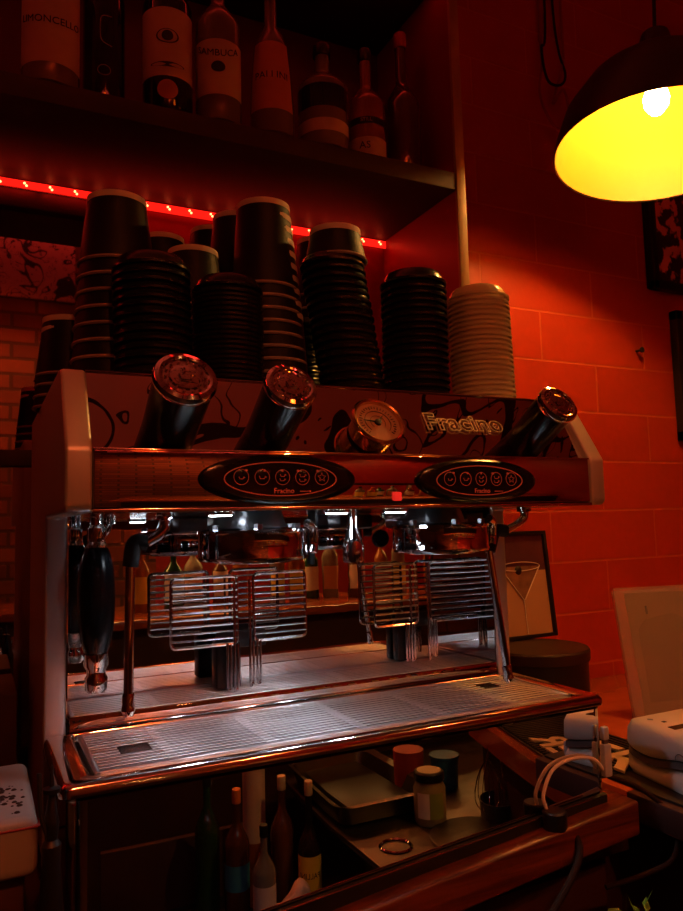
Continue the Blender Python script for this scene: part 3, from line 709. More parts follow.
# ------------------------------------------------------------------ pendant lamp
def pendant(loc, R, tilt, label, power, col=(1, .5, .11), name='pendant_lamp'):
    bm_ = mat('bulb_glow', (1, .8, .4), .3, emit=col, estr=power)
    t = lroot(name, loc, label, 'lamp', None, tilt)
    h = .115; k = R/.205
    MB().lathe([(.205*k, 0), (.203*k, .03*k), (.185*k, .09*k), (.145*k, .15*k), (.09*k, .195*k), (.04*k, .225*k), (.028*k, .27*k), (.0, .27*k)], n=64).build('lamp_shade', 'shade_out', t)
    MB().lathe([(.2035*k, .0005), (.2005*k, .03*k), (.182*k, .088*k), (.142*k, .147*k), (.087*k, .191*k), (.0, .215*k)], n=64).build('shade_lining', 'shade_in', t)
    MB().lathe([(.2035*k, .0005), (.206*k, -.002), (.2075*k, .001), (.205*k, .004)], n=64, closed=True).build('shade_rim', 'shade_out', t)
    MB().cyl((0, 0, .165*k), (0, 0, .21*k), .02, n=20).build('lamp_holder', 'brass', t)
    MB().lathe([(0, .085*k), (.014*k, .089*k), (.024*k, .105*k), (.026*k, .12*k), (.018*k, .15*k), (.012*k, .168*k), (0, .168*k)], n=24).build('bulb', bm_, t)
    MB().tube([(0, 0, .27*k), (0, 0, .55), (0, 0, .95)], .004, 8).build('cord', 'rubber', t)
    return t
LP = V((1.188, .2, 1.022)); TY = math.radians(6)
pendant(LP, .208, (math.radians(-2), TY, 0), 'black domed pendant lamp with glowing golden inside at the top right', 430, (1, .50, .11))

# ------------------------------------------------------------------ right-hand wall and counter
t = root('picture_frame', (1.75, .62, .91), 'black framed pink and black print on the red wall under the lamp', 'picture')
MB().box(1.66, 1.96, .616, .622, .935, 1.30).build('print', 'halftone', t)
MB().prism([(1.635, .910), (1.985, .910), (1.985, 1.33), (1.635, 1.33)], .621, .629, 'y').build('backing', 'ink', t)
f_ = MB()
for b in ((1.635, 1.985, .905, .932), (1.635, 1.985, 1.30, 1.33), (1.635, 1.66, .905, 1.33), (1.96, 1.985, .905, 1.33)): f_.box(b[0], b[1], .602, .625, b[2], b[3], .003)
f_.build('frame', 'frameblack', t)
t = root('picture_frame', (1.9, .62, .46), 'dark framed picture at the right edge, below the pink print', 'picture')
f_ = MB()
for b in ((1.715, 2.06, .47, .50), (1.715, 2.06, .82, .85), (1.715, 1.74, .47, .85), (2.035, 2.06, .47, .85)): f_.box(b[0], b[1], .602, .628, b[2], b[3], .003)
f_.build('frame', 'frameblack', t)
MB().box(1.74, 2.035, .616, .624, .5, .82).build('print', 'darkback', t)
o = MB().cyl((1.575, .63, .722), (1.575, .612, .722), .0035, n=10).lathe([(0, 0), (.008, .002), (.008, .006), (0, .009)], (1.575, .605, .722), (0, 1, 0), 12).build('wall_screw', 'darksteel'); tag(o, 'small screw head sticking out of the red block wall', 'screw')
# dangling wires upper right
wr = bez([(1.28, .626, 2.449), (1.28, .622, 1.62), (1.27, .61, 1.50), (1.255, .61, 1.40), (1.27, .6, 1.33), (1.31, .6, 1.30), (1.345, .6, 1.35), (1.33, .6, 1.42), (1.30, .61, 1.38), (1.34, .61, 1.50), (1.36, .622, 1.62), (1.36, .626, 2.449)], 8)
o = MB().tube(wr, .004, 8).build('loose_wire', 'redlabel'); tag(o, 'reddish loose wire looped on the dark wall above left of the lamp', 'wire')
o = MB().tube(bez([(1.31, .626, 2.449), (1.30, .622, 1.65), (1.26, .6, 1.52), (1.28, .6, 1.43), (1.34, .6, 1.46), (1.33, .622, 1.66), (1.33, .626, 2.449)], 8), .0035, 8).build('loose_wire', 'cable_brown'); tag(o, 'dark loose wire hanging behind the reddish one on the wall above the lamp', 'wire')

# round dark stand with martini picture
t = root('round_stand', (.985, .42, -.15), 'round dark brown box standing on the counter behind the right of the machine', 'box')
MB().lathe([(0, 0), (.100, 0), (.103, .003), (.103, .118), (0, .118)], (.985, .42, -.15), n=56).build('drum', 'frameblack', t)
MB().lathe([(0, .118), (.107, .118), (.108, .121), (.108, .138), (.105, .142), (0, .142)], (.985, .42, -.15), n=56).build('lid', mat('dark_brown_lid', (.03, .014, .01), .5), t)
t = root('picture_frame', (.99, .50, -.007), 'small black framed martini picture propped on the round dark box', 'picture')
Mf = Matrix.Translation((0, .505, -.007)) @ Matrix.Rotation(math.radians(-6), 4, 'X')
def LM(mb, m, name, par): 
    mb.v = [Mf @ v for v in mb.v]; return mb.build(name, m, par)
f_ = MB()
for b in ((.86, 1.115, 0, .008), (.86, 1.115, .232, .240), (.86, .868, 0, .24), (1.107, 1.115, 0, .24)): f_.box(b[0], b[1], -.010, .004, b[2], b[3], .001)
LM(f_, 'frameblack', 'frame', t)
LM(MB().box(.866, 1.108, -.002, .003, .006, .150), 'card', 'print', t)
LM(MB().box(.866, 1.108, -.002, .003, .150, .235), mat('plum_print', (.09, .03, .045), .35, noise=.5, nscale=20), 'print_background', t)
gl_ = MB()
cx = 1.035; yq = -.0032
gl_.add([(cx-.058, yq, .160), (cx+.052, yq, .160), (cx+.002, yq, .085), (cx-.004, yq, .085)], [(0, 1, 2, 3)])
LM(gl_, mat('martini_liquid_print', (.22, .12, .08), .4, noise=.6, nscale=50), 'martini_cone', t)
gl_ = MB().tube([(cx-.060, yq-.001, .160), (cx-.002, yq-.001, .085), (cx-.001, yq-.001, .01)], .0011, 6).tube([(cx+.054, yq-.001, .160), (cx+.001, yq-.001, .085)], .0011, 6)
gl_.tube([(cx-.003+.057*math.cos(q), yq-.001, .160+.010*math.sin(q)) for q in [2*PI*k/30 for k in range(30)]], .0009, 6, closed=True)
LM(gl_, 'paperwhite', 'glass_outline', t)
LM(MB().lathe([(0, -.004), (.008, -.002), (.0105, 0)], (cx-.008, yq, .152), (0, 1, 0), 20), 'ink', 'olive', t)

# acrylic menu holder
t = root('menu_holder', (1.2, .29, -.15), 'clear acrylic menu holder with a brown card on the right counter', 'menu holder')
Mm = Matrix.Translation((1.185, .27, -.148)) @ Matrix.Rotation(math.radians(-12), 4, 'Z') @ Matrix.Rotation(math.radians(-11), 4, 'X')
def MMB(mb, m, name):
    mb.v = [Mm @ v for v in mb.v]; return mb.build(name, m, t)
MMB(MB().box(-.075, .1, -.004, -.0015, 0, .262, .0008), 'acrylic', 'front_sheet')
MMB(MB().box(-.048, .098, .0, .0015, .004, .250), 'card', 'menu_card')
MMB(MB().box(-.075, .1, .003, .0055, 0, .256, .0008), 'acrylic', 'rear_sheet')
MMB(MB().prism([(-.03, .03), (.09, .03), (.09, .19), (.06, .205), (-.01, .195), (-.03, .175)], -.0005, -.0002, 'y'), mat('brown_card_print', (.30, .18, .10), .6), 'printed_area')  # darker brown printed patch on the card
MMB(MB().box(-.005, .0, -.0009, -.0002, .205, .222), 'ink', 'small_print')
MMB(MB().box(-.075, .1, -.06, .0, 0, .003, .001), 'acrylic', 'foot_plate')

# printer
t = root('label_printer', (.93, .0, -.148), 'white desktop label printer with dark window on the rubber mat at the right edge', 'printer')
y0, y1 = -.15, .085; xa, xb = .866, 1.0
def shell(zc_lo, zc_hi, m, name, inset=0.):
    mb = MB(); ny = 24; vs = []; fs = []
    cols = []
    for i in range(ny+1):
        y = y0+(y1-y0)*i/ny
        lo = zc_lo(y); hi = zc_hi(y)
        # section: rounded box in xz
        sec = []
        rr = .010
        e = min(1, (y1-y)/.03); e = math.sqrt(max(0, 1-(1-e)**2))
        xi = xa+inset+(1-e)*.012
        for (x, z) in ((xi+.004, lo), (xi, lo+.006 if hi-lo > .014 else lo+.002), (xi+.002, hi-rr if hi-lo > .02 else hi-.002), (xi+.012, hi), (xb-.012, hi), (xb, hi-.004), (xb, lo)): sec.append((x, y, z))
        cols.append([(x+.17*(y-.085), y, z) for x, y, z in sec])
    k = len(cols[0])
    for s_ in cols: vs += s_
    for i in range(ny):
        for j in range(k): j2 = (j+1) % k; fs.append((i*k+j, i*k+j2, (i+1)*k+j2, (i+1)*k+j))
    fs.append(tuple(range(k))); fs.append(tuple(ny*k+j for j in range(k)))
    return mb.add(vs, fs).build(name, m, t, smooth=50)
wav = lambda y: -.112+.007*math.sin((y-.085)*32)
topf = lambda y: -.062-.016*max(0, (y-.045)/.04)**3 - .010*max(0, (-.03-y)/.14)
shell(lambda y: -.148+.012*max(0, (y-.06)/.025)**2, lambda y: wav(y)-.006, 'white_plastic', 'lower_shell')
shell(lambda y: wav(y)-.0065, lambda y: wav(y)+.0065, 'grey_plastic', 'grey_band', .002)
us = shell(lambda y: wav(y)+.007, topf, 'white_plastic', 'upper_shell')
MB().add([(.868, -.005, topf(-.005)+.0008), (.975, -.005, topf(-.005)+.0008), (.958, -.12, topf(-.12)+.0012), (.850, -.12, topf(-.12)+.0012), (.868, -.005, topf(-.005)-.003), (.975, -.005, topf(-.005)-.003), (.958, -.12, topf(-.12)-.003), (.850, -.12, topf(-.12)-.003)], [(0, 1, 2, 3), (0, 4, 5, 1), (1, 5, 6, 2), (2, 6, 7, 3), (3, 7, 4, 0)]).build('window', mat('smoked_window', (.06, .035, .02), .15), us)
MB().box(.885, .892, .016, .022, topf(.02)-.001, topf(.02)+.0006, .0005, 1).build('status_lamp', 'ink', us)
lgm = MB(); lgm.add([(x, y, topf(y)+.0008) for x, y in ((.874, .038), (.880, .044), (.886, .038), (.880, .032))], [(0, 1, 2, 3)])
lgm.build('logo', mat('grey_blue_ink', (.2, .25, .32), .5), us)
MB().tube([(.8425, -.045+.008*math.cos(q), -.096+.008*math.sin(q)) for q in [PI*k/14 for k in range(-1, 16)]], .0006, 6).build('latch_mark', 'grey_plastic', us)
MB().box(.835, .90, -.162, -.150, -.142, -.118, .003).build('side_cover', 'bluewhite', t)

# bar mats with lettering
def barmat(x0, x1, y0, y1, z, label, words):
    t = root('bar_mat', ((x0+x1)/2, (y0+y1)/2, z), label, 'bar mat')
    b = MB().box(x0, x1, y0, y1, z, z+.004, .001)
    nx = int((x1-x0)/.011)
    for i in range(nx): b.box(x0+.004+i*.011, x0+.010+i*.011, y0+.004, y1-.004, z+.004, z+.0085)
    b.build('ribbed_base', 'mat_rubber', t)
    if words:
        mbt = MB(); text_at(mbt, *words); mbt.build('lettering', 'mat_print', t)
    return t
barmat(.772, .985, .075, .36, -.150, 'black ribbed rubber bar mat between the machine and the printer', ('BEER', .125, (.88, .20, -.141), (0, -1, 0), (1, 0, 0), .002, .003))
o = MB().box(.815, 1.10, -.19, .072, -.1495, -.146+.0, .001).build('bar_mat', 'mat_rubber'); tag(o, 'flat black rubber mat beneath the label printer', 'bar mat')
o = MB().box(0, .11, 0, .003, 0, .0012, M=Matrix.Translation((1.02, .46, -.1495)) @ Matrix.Rotation(-.1, 4, 'Z')).build('paper_strip', 'paperwhite'); tag(o, 'thin pale paper strip lying on the red-lit counter', 'paper')

# counter right extension under printer and cabinet under
o = MB().box(.80, 3.6, -.20, .02, -.19, -.1505, .003).build('trim_4', 'shelfwood', keep=True); struct(o)
t = root('under_cabinet', (1.2, 0, -1.05), 'dark wooden cabinet below the printer at the right edge', 'cabinet')
MB().box(.86, 3.5, -.16, .5, -1.05, -.19, .002).build('carcass', 'shelfwood', t)
MB().box(.87, 1.25, -.175, -.16, -.42, -.22, .004).build('drawer_front', 'counter', t)

# wooden beam along the front of the machine counter, slightly skewed, and the black lip behind it
t = root('counter_beam', (.4, -.03, -.25), 'worn varnished wooden beam running along the counter front below the machine', 'wooden beam')
# rear top edge follows the skirt bottom: z from -.184 at x=.0 up to -.133 at x=.742
def ztop(x): return -.172+(x-.248)*(.0385/.494)
xa_, xb_ = -.25, .735
lp = MB(); 
vs = [(xa_, -.001, ztop(xa_)), (xb_, -.001, ztop(xb_)), (xb_, -.007, ztop(xb_)-.0015), (xa_, -.007, ztop(xa_)-.0015), (xa_, -.001, ztop(xa_)-.04), (xb_, -.001, ztop(xb_)-.04), (xb_, -.007, ztop(xb_)-.04), (xa_, -.007, ztop(xa_)-.04)]
lp.add(vs, [(0, 1, 2, 3), (4, 7, 6, 5), (0, 4, 5, 1), (1, 5, 6, 2), (2, 6, 7, 3), (3, 7, 4, 0)]).build('black_lip', 'black', t)
MB().tube([(xa_, -.007, ztop(xa_)-.0008), (xb_-.03, -.007, ztop(xb_-.03)-.0008)], .0009, 6).build('lip_edge', 'rimsteel', t)
bm = bmesh.new(); bmesh.ops.create_cube(bm, size=1)
for v in bm.verts:
    x = -.25 if v.co.x < 0 else .768
    yy = (-.034 if v.co.y < 0 else .02); 
    dz = (.0 if v.co.z > 0 else -.046)
    if v.co.y > 0 and x < 0: yy = -.0075
    if v.co.y > 0 and x > 0: yy = .028
    v.co = V((x, yy, ztop(x)-.029+.018*(1 if x > 0 else 0)+dz))
bmesh.ops.subdivide_edges(bm, edges=[e for e in bm.edges if abs(e.verts[0].co.x-e.verts[1].co.x) > .5], cuts=24)
for v in bm.verts:
    v.co.z += random.uniform(-.0006, .0006); v.co.y += random.uniform(-.0005, .0005) if v.co.y < 0 else 0
bmesh.ops.bevel(bm, geom=[e for e in bm.edges if e.calc_face_angle(0) > .6], offset=.004, segments=3, profile=.5, affect='EDGES')
MB().bm(bm).build('beam', 'woodbeam', t, smooth=50)
MB().box(-2.5, .76, .03, .09, -1.05, -.25).build('support_board', 'shelfwood', t)
# cable grommet on the beam
o = MB().lathe([(0, 0), (.016, 0), (.0165, .002), (.0165, .026), (.015, .028), (0, .028)], (.628, -.017, ztop(.628)-.020), (0, 0, 1), 28).build('round_cap', 'frameblack'); tag(o, 'small round dark cap standing on the wooden beam where the white cable ends', 'cap')
# cables and plug
zc = ztop(.628)+.012
o = MB().tube(bez([(.622, -.008, zc-.004), (.620, -.006, zc+.015), (.640, -.004, zc+.043), (.675, -.0035, zc+.052), (.715, -.0035, zc+.046), (.738, -.006, zc+.022)], 10), .0025, 10).build('white_cable', 'cable_white'); tag(o, 'thin white cable arching up from the beam to the plug', 'cable')
t = root('power_plug', (.738, -.012, -.10), 'pale blue plug held against the machine corner below the drip tray', 'plug')
MB().box(.731, .7455, -.011, -.0008, -.112, -.066, .003).build('plug_body', 'bluewhite', t)
MB().box(.732, .744, -.010, -.001, -.061, -.042, .003).build('plug_head', 'bluewhite', t)
MB().box(.734, .742, -.008, -.003, -.067, -.060).build('plug_neck', 'grey_plastic', t)
o = MB().tube(bez([(.652, -.024, ztop(.65)-.02), (.646, -.042, ztop(.64)-.04), (.62, -.05, ztop(.6)-.065), (.56, -.058, -.255), (.49, -.07, -.30), (.42, -.075, -.33)], 10), .0048, 10).build('brown_cable', 'cable_brown'); tag(o, 'thick brown cable running over the front of the beam', 'cable')
o = MB().tube(bez([(.755, .01, -.118), (.79, -.02, -.135), (.815, -.05, -.17), (.80, -.06, -.215), (.76, -.045, -.235), (.70, -.03, -.245)], 10), .0034, 10).build('grey_cable', 'cable_brown'); tag(o, 'dark cable looping down around the right end of the beam', 'cable')
for i, (xx, cc) in enumerate(((.455, 'cable_white'), (.478, 'orange'))):
    o = MB().tube(bez([(xx, -.03, -.225), (xx+.006, -.035, -.26), (xx+.014, -.036, -.31), (xx+.02, -.036, -.40)], 8), .0026, 8).build('thin_cable', cc); tag(o, ('pale thin cable' if i == 0 else 'orange-pink thin cable')+' hanging below the wooden beam', 'cable')
o = MB().box(.445, .475, -.055, -.03, -.30, -.262, .003).build('junction_block', 'mat_print'); tag(o, 'small tan connector block hanging below the beam at the bottom', 'connector')
t = root('leafy_plant', (.74, .0, -.5), 'small green leafy sprig in the dark below the printer', 'plant')
random.seed(3)
lf = MB()
for k in range(14):
    c = V((.70+random.uniform(-.03, .03), -.075+random.uniform(-.02, .02), -.265+random.uniform(-.05, .02))); d = V((random.uniform(-1, 1), random.uniform(-1, 1), random.uniform(-.5, 1))).normalized(); s2 = d.orthogonal().normalized()
    lf.add([c, c+d*.012+s2*.006, c+d*.028, c+d*.012-s2*.006, c+d*.012+V((0, 0, .002))], [(0, 1, 4), (1, 2, 4), (2, 3, 4), (3, 0, 4)])
lf.build('leaves', 'leaf', t)
MB().tube([(.70, -.07, -.27), (.71, -.05, -.5), (.72, -.03, -1.05)], .003, 6).build('stem', 'leaf', t)

# ------------------------------------------------------------------ left foreground
t = root('grinder_base', (-.18, .1, -.195), 'white appliance base scattered with coffee grounds at the lower left', 'grinder')
bm = bmesh.new(); bmesh.ops.create_cube(bm, size=1)
for v in bm.verts: v.co = V((-.19+v.co.x*.342, .10+v.co.y*.20, -.0525+v.co.z*.059))
bmesh.ops.bevel(bm, geom=bm.edges[:], offset=.010, segments=4, profile=.5, affect='EDGES')
MB().bm(bm).build('base_shell', mat('grey_white_enamel', (.30, .27, .24), .35), t)
MB().box(-.362, -.0175, -.0015, .02, -.0345, -.0325, .0005, 1).build('seam_line', 'redlabel', t)
MB().box(-.34, -.03, .02, .25, -.195, -.08, .004).build('plinth', 'shelfwood', t)
random.seed(11)
cg = MB()
for k in range(100):
    x = -.055+random.gauss(0, .022); y = .07+random.gauss(0, .025)
    if x > -.03 or y < .015: continue
    r_ = random.uniform(.0008, .0035); cg.lathe([(r_, 0), (r_*.6, r_*.4), (0, r_*.5)], (x, y, -.023), n=7)
o = cg.build('coffee_grounds', 'coffee'); tag(o, 'scattered dark coffee grounds on the white base at the lower left', 'coffee grounds', kind='stuff')
t = root('cleaning_brush', (-.004, .02, -.2), 'black long handled tool standing between the machine and the white base', 'brush')
MB().lathe([(0, -.30), (.012, -.30), (.0125, -.12), (.009, -.07), (.0095, -.05), (.006, -.045), (.0075, -.03), (.0065, -.024), (.0028, .0), (.0012, .025), (0, .027)], (-.008, -.01, 0), n=16).build('shaft', 'black', t)
MB().lathe([(.004, -.002), (.0085, .0), (.0085, .004), (.002, .006)], (-.008, -.01, 0), n=16).build('collar', 'black', t)
MB().tube(bez([(-.008, -.01, -.05), (-.018, -.015, -.02), (-.02, -.01, .02)], 6), .0022, 8).build('wire_loop', 'rubber', t)
# goblets seen through the gap at the left
def goblet(x, y, z, label, m='glass'):
    t = lroot('wine_glass', (x, y, z), label, 'glass')
    MB().lathe([(.034, .0), (.033, .002), (.006, .006), (.004, .012), (.004, .085), (.010, .092), (.03, .115), (.038, .15), (.036, .19), (.033, .205), (.032, .205), (.035, .19), (.037, .15), (.029, .117), (.008, .095), (0, .093)], n=32).build('bowl', m, t)
goblet(-.10, .50, .02, 'stemmed glass standing at the far left of the back bar, catching red light')
o = MB().box(-1.2, -.02, .42, .60, -.19, .018, .003).build('back_bar_block', 'shelfwood'); tag(o, 'dark wooden back bar block behind the machine at the far left', 'counter')
goblet(-.155, .47, .02, 'second stemmed glass, at the very left edge of the back bar')

# ------------------------------------------------------------------ the room across the aisle (seen in the steel)
t = root('bar_station', (1.0, -.85, -1.05), 'steel sink station across the aisle, seen mirrored in the front of the machine', 'sink')
MB().box(.78, 2.2, -1.35, -.64, -1.05, -.50, .004).build('cabinet', 'darksteel', t)
MB().box(.72, 2.2, -1.37, -.60, -.50, -.485, .003).build('drainer', 'steelsink', t)
tr_ = root('side_counter', (1.4, -.6, -1.05), 'wooden side counter with a lettered black mat, returning across the aisle', 'counter')
MB().prism([(.965, -.17), (1.125, -.87), (2.3, -.87), (2.3, -.23)], -.315, -.262, 'z').build('worktop', 'counter', tr_)
MB().prism([(1.02, -.23), (1.16, -.84), (2.3, -.84), (2.3, -.25)], -1.05, -.316, 'z').build('base', 'shelfwood', tr_)
Ms = Matrix.Translation((1.0, -.21, -.261)) @ Matrix.Rotation(math.radians(-77.1), 4, 'Z')
mb_ = MB().box(.0, .62, .01, .34, 0, .004, .001)
for k in range(44): mb_.box(.006+k*.014, .014+k*.014, .015, .335, .004, .0085)
mb_.v = [Ms @ v for v in mb_.v]
mt_ = mb_.build('lettered_mat', 'mat_rubber', tr_)
lt = MB(); text_at(lt, 'BEER', .13, (.22, .075, .0095), (1, 0, 0), (0, 1, 0), .002, .003); lt.v = [Ms @ v for v in lt.v]; lt.build('mat_lettering', 'mat_print', mt_)
# gastro tray
t = root('gastronorm_tray', (.88, -1.0, -.485), 'steel food tray in the sink station, mirrored in the machine front', 'tray')
def trayring(x0, x1, y0, y1, r): return ringpoly(x0, x1, y0, y1, r)
rg = [(trayring(.725, 1.02, -1.27, -.83, .03), -.425), (trayring(.71, 1.01, -1.26, -.84, .028), -.422), (trayring(.725, .995, -1.245, -.855, .03), -.43), (trayring(.74, .98, -1.23, -.87, .03), -.48)]
vs = []; fs = []; n = len(rg[0][0])
for a, z in rg: vs += [(x, y, z) for x, y in a]
for i in range(3):
    for k in range(n): fs.append((i*n+k, i*n+(k+1) % n, (i+1)*n+(k+1) % n, (i+1)*n+k))
fs.append(tuple(3*n+k for k in range(n)))
MB().add(vs, fs).build('tray_pan', 'steelsink', t)
MB().box(.765, .955, -1.21, -.89, -.479, -.445, .01).build('tray_contents', 'black', t)
# jar
t = lroot('food_jar', (.947, -.80, -.4845), 'glass jar with pale lid and green label, mirrored in the machine front', 'jar')
MB().lathe([(0, 0), (.036, 0), (.040, .006), (.040, .085), (.034, .098), (.034, .104), (0, .104)], n=36).build('jar_body', 'jarfood', t)
MB().lathe([(0, .104), (.037, .104), (.038, .107), (.038, .122), (.035, .125), (0, .126)], n=36).build('lid', 'black', t)
MB().lathe([(0, .1275), (.030, .1262)], n=30).build('lid_top', 'jarlid', t)
for a0, a1, m in ((2.15, 2.95, 'paperwhite'), (1.2, 2.1, 'green')):
    vs = []
    for i in range(13):
        an = a0+(a1-a0)*i/12; vs += [(.0406*math.cos(an), .0406*math.sin(an), .02), (.0406*math.cos(an), .0406*math.sin(an), .08)]
    MB().add(vs, [(2*i, 2*i+2, 2*i+3, 2*i+1) for i in range(12)]).build('label', m, t)
# tongs / whisk pot
t = root('tool_pot', (1.11, -.73, -.485), 'steel pot holding whisk and tongs, mirrored in the machine front', 'pot')
MB().lathe([(0, 0), (.055, 0), (.058, .05), (.055, .05), (.052, .004), (0, .004)], (1.12, -.72, -.485), n=36).build('pot', 'steelsink', t)
o = MB()
for k in range(7):
    a = 2*PI*k/7; o.tube(bez([(1.09, -.725, -.33), (1.09+.034*math.cos(a), -.725+.034*math.sin(a), -.38), (1.09+.042*math.cos(a), -.725+.042*math.sin(a), -.44), (1.09, -.725, -.478)], 6), .0016, 6)
o.cyl((1.09, -.725, -.34), (1.10, -.72, -.30), .007); o = o.build('whisk', 'chrome'); tag(o, 'wire whisk standing in the steel pot across the aisle', 'whisk')
o = MB().tube([(1.125, -.70, -.325), (1.20, -.68, -.455)], [.007, .011], 6).tube([(1.122, -.70, -.325), (1.155, -.70, -.47)], [.006, .010], 6).build('tongs', 'brass'); tag(o, 'brass coloured tongs leaning in the steel pot across the aisle', 'tongs')
t = lroot('tub', (1.12, -.99, -.485), 'blue patterned tub behind the jar across the aisle', 'tub')
MB().lathe([(0, 0), (.036, 0), (.04, .08), (.042, .082), (.042, .088), (0, .09)], n=30).build('tub_body', 'bluetub', t)
o = MB().lathe([(0, 0), (.04, 0), (.043, .11), (0, .11)], (1.02, -1.02, -.485), n=24).build('tub', 'redlabel'); tag(o, 'dark red tub at the back of the sink station', 'tub')
o = MB().lathe([(.036, 0), (.04, .003), (.036, .006), (.033, .003)], (.80, -.72, -.485), n=40, closed=True).build('ring_mould', 'chrome'); tag(o, 'thin steel ring lying on the drainer across the aisle', 'ring')
o = MB().lathe([(0, 0), (.10, .0), (.115, .008), (.11, .010), (0, .004)], (.99, -.66, -.485), n=48).build('round_plate', 'steelsink'); tag(o, 'round pale metal plate on the drainer across the aisle', 'plate')
o = MB().cyl((1.27, -.74, -.485), (1.27, -.74, -.40), .035, n=28).build('plastic_cup', 'plasticclear'); tag(o, 'clear plastic cup at the right of the tool pot across the aisle', 'cup')
# speed rail bottles
t = root('speed_rail', (.45, -1.0, -1.05), 'dark bottle rail holding the liqueur bottles across the aisle', 'bottle rail')
MB().box(.10, .60, -1.20, -.86, -.74, -.72, .003).build('rail_floor', 'darksteel', t)
MB().box(.10, .60, -1.22, -1.20, -1.05, -.55, .003).build('rail_back', 'shelfwood', t)
MB().box(.10, .60, -.86, -.85, -.74, -.66, .003).build('rail_front', 'darksteel', t)
fa2 = PI/2
def rail(x, y, r, h, m, lab, labels, texts=(), cap='black', sh=.6): bottle(x, y, r, h, m, lab, zb=-.72 if x < .60 else -.715, labels=labels, texts=texts, capm=cap, fa_=math.atan2(.83-y, -.08-x), sh=sh)
MB().box(.60, .74, -1.10, -.88, -.74, -.72, .003).build('rail_extension', 'darksteel', t)
rail(.67, -.945, .035, .335, 'glassdark', 'dark bottle with a bright yellow label, mirrored in the machine front', ((.075, .165, 'yellow'),), (('PALLINI', .019, .12, 0, 0),), 'mat_print', .52)
rail(.612, -1.02, .036, .335, 'glassbrown', 'brown bottle with a pale collar left of the yellow labelled one', ((.09, .17, 'glassbrown'),), (), 'mat_print')
rail(.47, -1.02, .037, .33, 'glassbrown', 'amber bottle with a small blue label in the bottle rail', ((.10, .16, 'bluelabel'),), (), 'orange')
rail(.555, -1.12, .036, .45, 'liquor', 'tall bottle with a pale scripted label at the back of the bottle rail', ((.16, .36, 'label'),), (), 'redlabel', .72)
rail(.52, -.92, .033, .27, 'glassfill', 'short pale bottle at the front of the bottle rail', ((.03, .14, 'label'),), ())
rail(.40, -1.1, .037, .36, 'glassgreen', 'green bottle at the left of the bottle rail', ((.1, .2, 'glassgreen'),))
random.seed(5)
bm = bmesh.new(); bmesh.ops.create_icosphere(bm, subdivisions=3, radius=1)
for v in bm.verts:
    k = 1+random.uniform(-.12, .12); v.co = V((.60+v.co.x*.05*k, -.90+v.co.y*.03*k, -.63+v.co.z*.025*k+.02*math.sin(v.co.x*3)))
o = MB().bm(bm).build('hand_standin', 'cloth', smooth=80); tag(o, 'pale pink cloth lump added in place of a hand beside the yellow labelled bottle', 'cloth')  # cloth lump added where a hand is reflected
# diagonal strut
# far bar counter with warm lit bottles and glasses
t = root('far_bar', (1.2, -1.7, -1.05), 'long wooden bar counter across the room, mirrored in the back plate', 'counter')
MB().box(-.2, 3.3, -1.95, -1.5, -1.05, -.12).build('front', 'shelfwood', t)
MB().box(-.25, 3.35, -2.0, -1.45, -.12, -.085, .006).build('worktop', 'counter', t)
random.seed(21)
kinds = [('liquor', 'yellow', 'amber'), ('glassgreen', 'label', 'green'), ('glassfill', 'orangelabel', 'clear'), ('glassbrown', 'label', 'brown'), ('liquor', 'redlabel', 'amber'), ('glassfill', 'yellow', 'clear')]
for i in range(22):
    x = .55+i*.115+random.uniform(-.02, .02); k = kinds[i % 6]
    bottle(x, -1.72+random.uniform(-.1, .08), random.uniform(.033, .042), random.uniform(.24, .33), k[0], 'bottle on the far bar counter, seen only as a reflection in the machine', zb=-.085, labels=((.04, .15, k[1]),), fa_=PI/2, capm=random.choice(['black', 'brass', 'orange', 'redlabel']), group='bottles on the far bar counter')
t = root('added_gantry', (1.6, -1.97, -.085), 'added unseen wooden gantry over the far bar, its warm strip lighting the bottles', 'shelf')  # added gantry, unseen: its strip warms the bottles in the back plate
MB().box(.3, 3.2, -2.0, -1.8, .30, .32, .003).build('gantry_board', 'shelfwood', t)
for gx_ in (.31, 1.7, 3.17): MB().box(gx_, gx_+.03, -1.98, -1.95, -.085, .30).build('post', 'shelfwood', t)
MB().box(.3, 3.2, -1.80, -1.79, .262, .32, .002).build('strip_shield', 'shelfwood', t)  # lip added to keep the strip's glow out of the steel
MB().box(.35, 3.15, -1.86, -1.85, .294, .299).build('added_strip', mat('warm_strip_glow', (1, .6, .2), .5, emit=(1, .4, .08), estr=2), t)
light('added_bottle_light', 'AREA', (1.4, -1.84, .290), 8, (1, .42, .10), shape='RECTANGLE', size=2.4, size_y=.02)
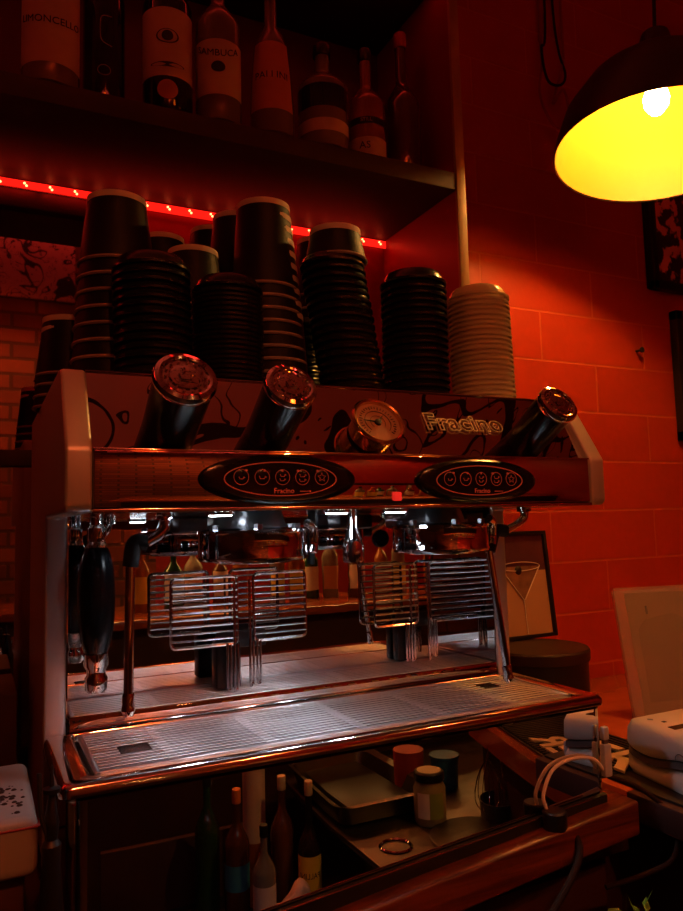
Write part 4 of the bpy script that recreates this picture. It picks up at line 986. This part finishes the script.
# poster on the brick wall seen in the bar mirror
t = root('line_poster', (.1, -3.09, 1.5), 'pink poster of flowing black line drawings, mirrored above the brickwork at the left', 'poster')
MB().box(-.6, .49, -3.101, -3.085, 1.81, 2.22).build('poster_sheet', 'lineposter', t)

# added pendants, unseen: they light the brick, the station and the machine front
t_ = pendant(V((1.0, -2.35, 1.95)), .2, (0, 0, 0), 'added unseen pendant lamp over the far bar, left of its twin, behind the viewer', 800, (1, .3, .09))
t_ = pendant(V((2.4, -2.3, 1.95)), .2, (0, 0, 0), 'added unseen pendant lamp over the far bar, right of its twin, behind the viewer', 600, (1, .3, .09))
t_ = pendant(V((-.05, -2.2, 1.95)), .2, (0, 0, 0), 'added unseen pendant lamp above the left end of the far bar, warming the machine front', 1500, (1, .19, .05))

t5 = root('led_strip', (.0, .36, 1.745), 'added unseen red LED tape on top of the shelf unit, brightening the ceiling', 'led strip')  # added strip, out of view, to brighten the ceiling reflected in the fascia
MB().box(-1.5, .76, .345, .375, 1.741, 1.745).build('tape', 'led_tape', t5)
light('led_strip_light', 'AREA', (-.3, .30, 1.76), 3.2, (1, .16, .08), shape='RECTANGLE', size=2.0, size_y=.03, rot=(PI+.5, 0, 0))
t6 = root('led_strip', (-.3, -3.07, 2.3), 'added unseen red LED tape reddening the poster wall behind the viewer', 'led strip')  # added strip with no source in view, reddens the poster wall
MB().box(-1.6, 1.2, -3.095, -3.085, 2.36, 2.375).build('tape', 'led_tape', t6)
light('led_strip_light', 'AREA', (-.2, -3.0, 2.36), 3, (1, .06, .04), shape='RECTANGLE', size=2.6, size_y=.03, rot=(.35, 0, 0))

# ------------------------------------------------------------------ world and view
w = bpy.data.worlds.new('world'); S.world = w; w.use_nodes = True
w.node_tree.nodes['Background'].inputs[0].default_value = (.25, .03, .02, 1); w.node_tree.nodes['Background'].inputs[1].default_value = .02
S.view_settings.view_transform = 'Standard'; S.view_settings.look = 'None'; S.view_settings.gamma = 1; S.view_settings.use_curve_mapping = False
S.view_settings.exposure = 0.
